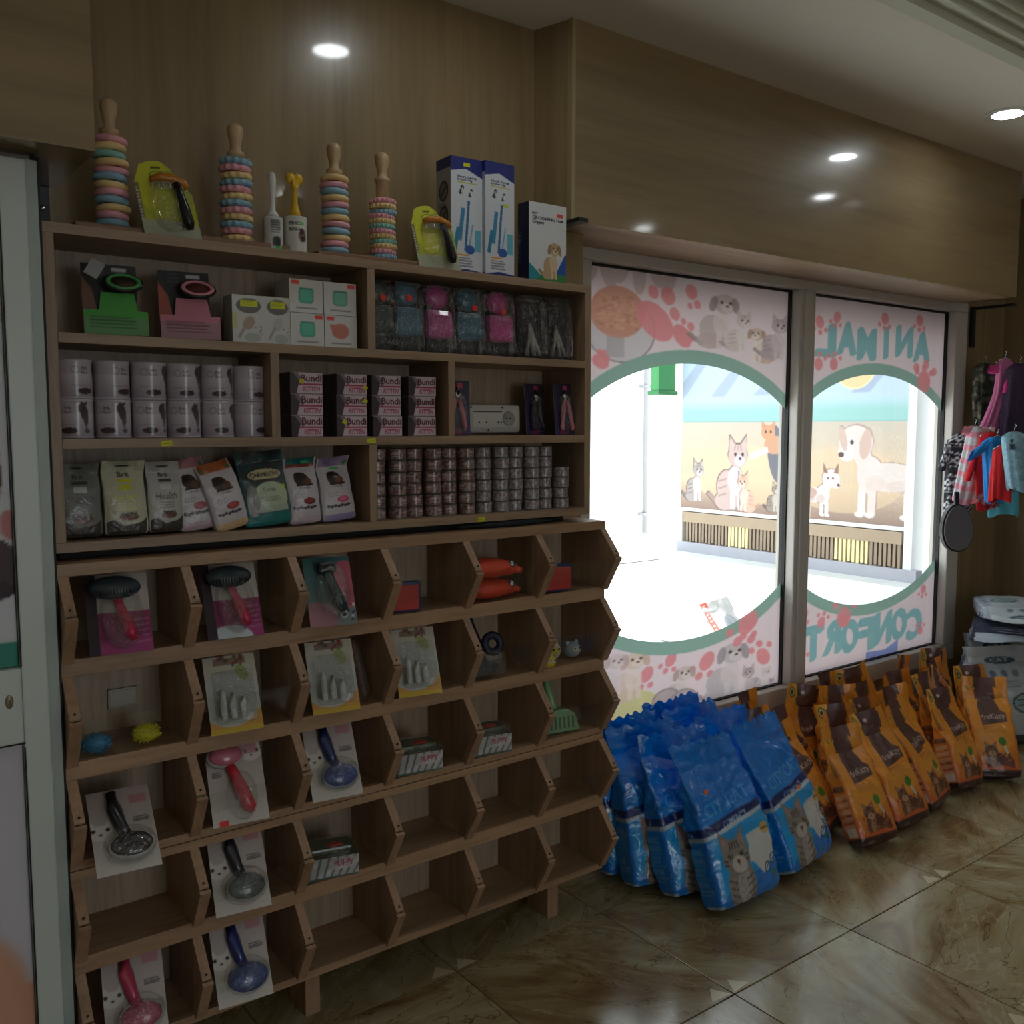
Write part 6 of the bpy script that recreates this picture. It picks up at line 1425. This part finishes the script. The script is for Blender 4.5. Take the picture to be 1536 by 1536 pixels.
def hook(x, z, label, n=1):
    t = thing('display_hook', label, 'hook', (x, YG-.03, z))
    MB().rbox(-.02, .02, -.006, 0, -.03, .05, M('brown_hook_plate', (96, 78, 64), .6), .002).obj('hook_plate', t)
    MB().tube([(0, -.004, .0), (.0, -.05, .012), (.02, -.13, .02), (.06, -.22, .006), (.10, -.30, -.015), (.12, -.33, -.018)], [.004]*6, STEEL, 8).obj('hook_rod', t)
    MB().tube([(-.03, -.03, -.01), (-.034, -.05, .012), (-.02, -.06, .03), (-.005, -.05, .02)], [.003]*4, STEEL, 8).obj('small_curl', t)
def hk(px, py, Y): p = onY(px, py, Y); return p
for px, py, lb in ((1440, 665, 'lower metal clothes hook rod right of the window frame'), (1500, 565, 'upper metal clothes hook rod near the right edge')):
    p = onY(px, py, YG-.05); hook(p.x, p.z, lb)
def hanger(parent, w=.09, col=None):
    m = MB().tube([(-w/2, 0, -.02), (-w/4, 0, -.004), (0, 0, .004), (w/4, 0, -.004), (w/2, 0, -.02)], [.003]*5, col or STEEL, 8).tube([(0, 0, .004), (.0, -.0, .02), (.008, 0, .028), (.0, 0, .036)], [.002]*4, STEEL, 6); m.obj('hanger', parent)
def garment(label, x, y, z, rz, h, wt, wm, wb, d, cv, seed, sl=None, **k):
    t = thing('pet_garment', label, 'pet clothing', (x, y, z), (0, 0, R(rz)), None)
    cloth_body('body', h, wt, wm, wb, d, cv, seed, t, **k); hanger(t)
    if sl:
        for q in sl: sleeve(t, *q[:5], q[5], seed=seed)
    return t
def G(label, px, py, Y, rz, *a, **k):
    p = onY(px, py, Y); return garment(label, p.x, Y, p.z, rz, *a, **k)
G('black and white patterned knitted pet sweater beside the window frame', 1447, 650, 2.32, -30, .44, .17, .16, .12, .09, nord, 1, [(-.07, -.05, -.05, -.13, .042, nord), (.05, -.04, .03, -.14, .04, nord)], sway=-.03)
G('pink and grey checked pet dress on the lower hook', 1463, 640, 2.24, -40, .36, .07, .10, .11, .07, plaid, 2, [(-.02, -.02, -.04, .004, .026, flat((226, 150, 160))), (.02, -.02, .06, .0, .024, flat((220, 160, 166)))], sway=-.03)
G('red pet coat with black panel and white stripes on the lower hook', 1485, 648, 2.17, -40, .36, .10, .13, .10, .07, redc, 3, [(-.05, -.08, -.05, -.15, .034, flat((196, 24, 34)))], sway=.0)
G('bright blue pet shirt on the lower hook', 1496, 655, 2.11, -40, .30, .13, .10, .07, .06, flat((30, 130, 206)), 4, [(-.05, -.04, -.07, -.05, .04, flat((30, 130, 206)))])
G('long pale turquoise pet vest hanging lowest on the lower hook', 1512, 665, 2.12, -40, .34, .09, .12, .13, .06, flat((86, 176, 196)), 5)
G('narrow red pet sweater in front of the turquoise vest', 1505, 668, 2.05, -40, .25, .08, .09, .09, .06, flat((196, 30, 36)), 6)
G('fuzzy light blue pet coat at the right edge of the photo', 1522, 648, 2.0, -40, .26, .11, .10, .10, .08, fuzz, 7, [(.03, -.04, .03, -.1, .03, fuzz)], sway=.03)
G('dark camouflage pet coat hanging on the wall under the upper hook', 1478, 545, 2.37, -8, .34, .15, .15, .12, .07, camo, 8, [(-.05, -.05, -.03, -.14, .035, camo)])
G('dusty pink pet scarf hanging from the upper hook', 1508, 538, 2.22, -40, .34, .08, .06, .08, .05, flat((176, 96, 136)), 9, [(-.02, -.05, -.06, .0, .028, flat((196, 60, 130)))], sway=-.06)
G('dark purple pet coat under the upper hook at the right edge', 1530, 545, 2.16, -40, .36, .13, .15, .16, .07, flat((54, 34, 62)), 10, [(-.05, -.06, -.02, -.08, .024, flat((196, 50, 120)))])
p_ = onY(1436, 792, 2.24)
t = thing('pet_carrier_pad', 'grey oval padded piece with black rim hanging below the patterned sweater', 'pet pad', (p_.x, 2.24, p_.z), (R(-4), 0, R(-22)))
pr = MB(); pts = [(.078*math.cos(2*PI*i/28)*(1+.12*math.sin(2*PI*i/28)*-1), .105*math.sin(2*PI*i/28)) for i in range(28)]
pr.prism([(p[0]*1.12, p[1]*1.08) for p in pts], -.004, .016, BLACKP, 'Y'); pr.obj('black_rim', t)
MB().prism([(p[0], p[1]) for p in pts], -.012, -.004, M('grey_felt', (112, 112, 118), .9, bump=.4, bscale=150), 'Y').obj('felt_face', t)
MB().rbox(-.012, .012, -.002, .008, .09, .17, BLACKP, .003).obj('strap', t)
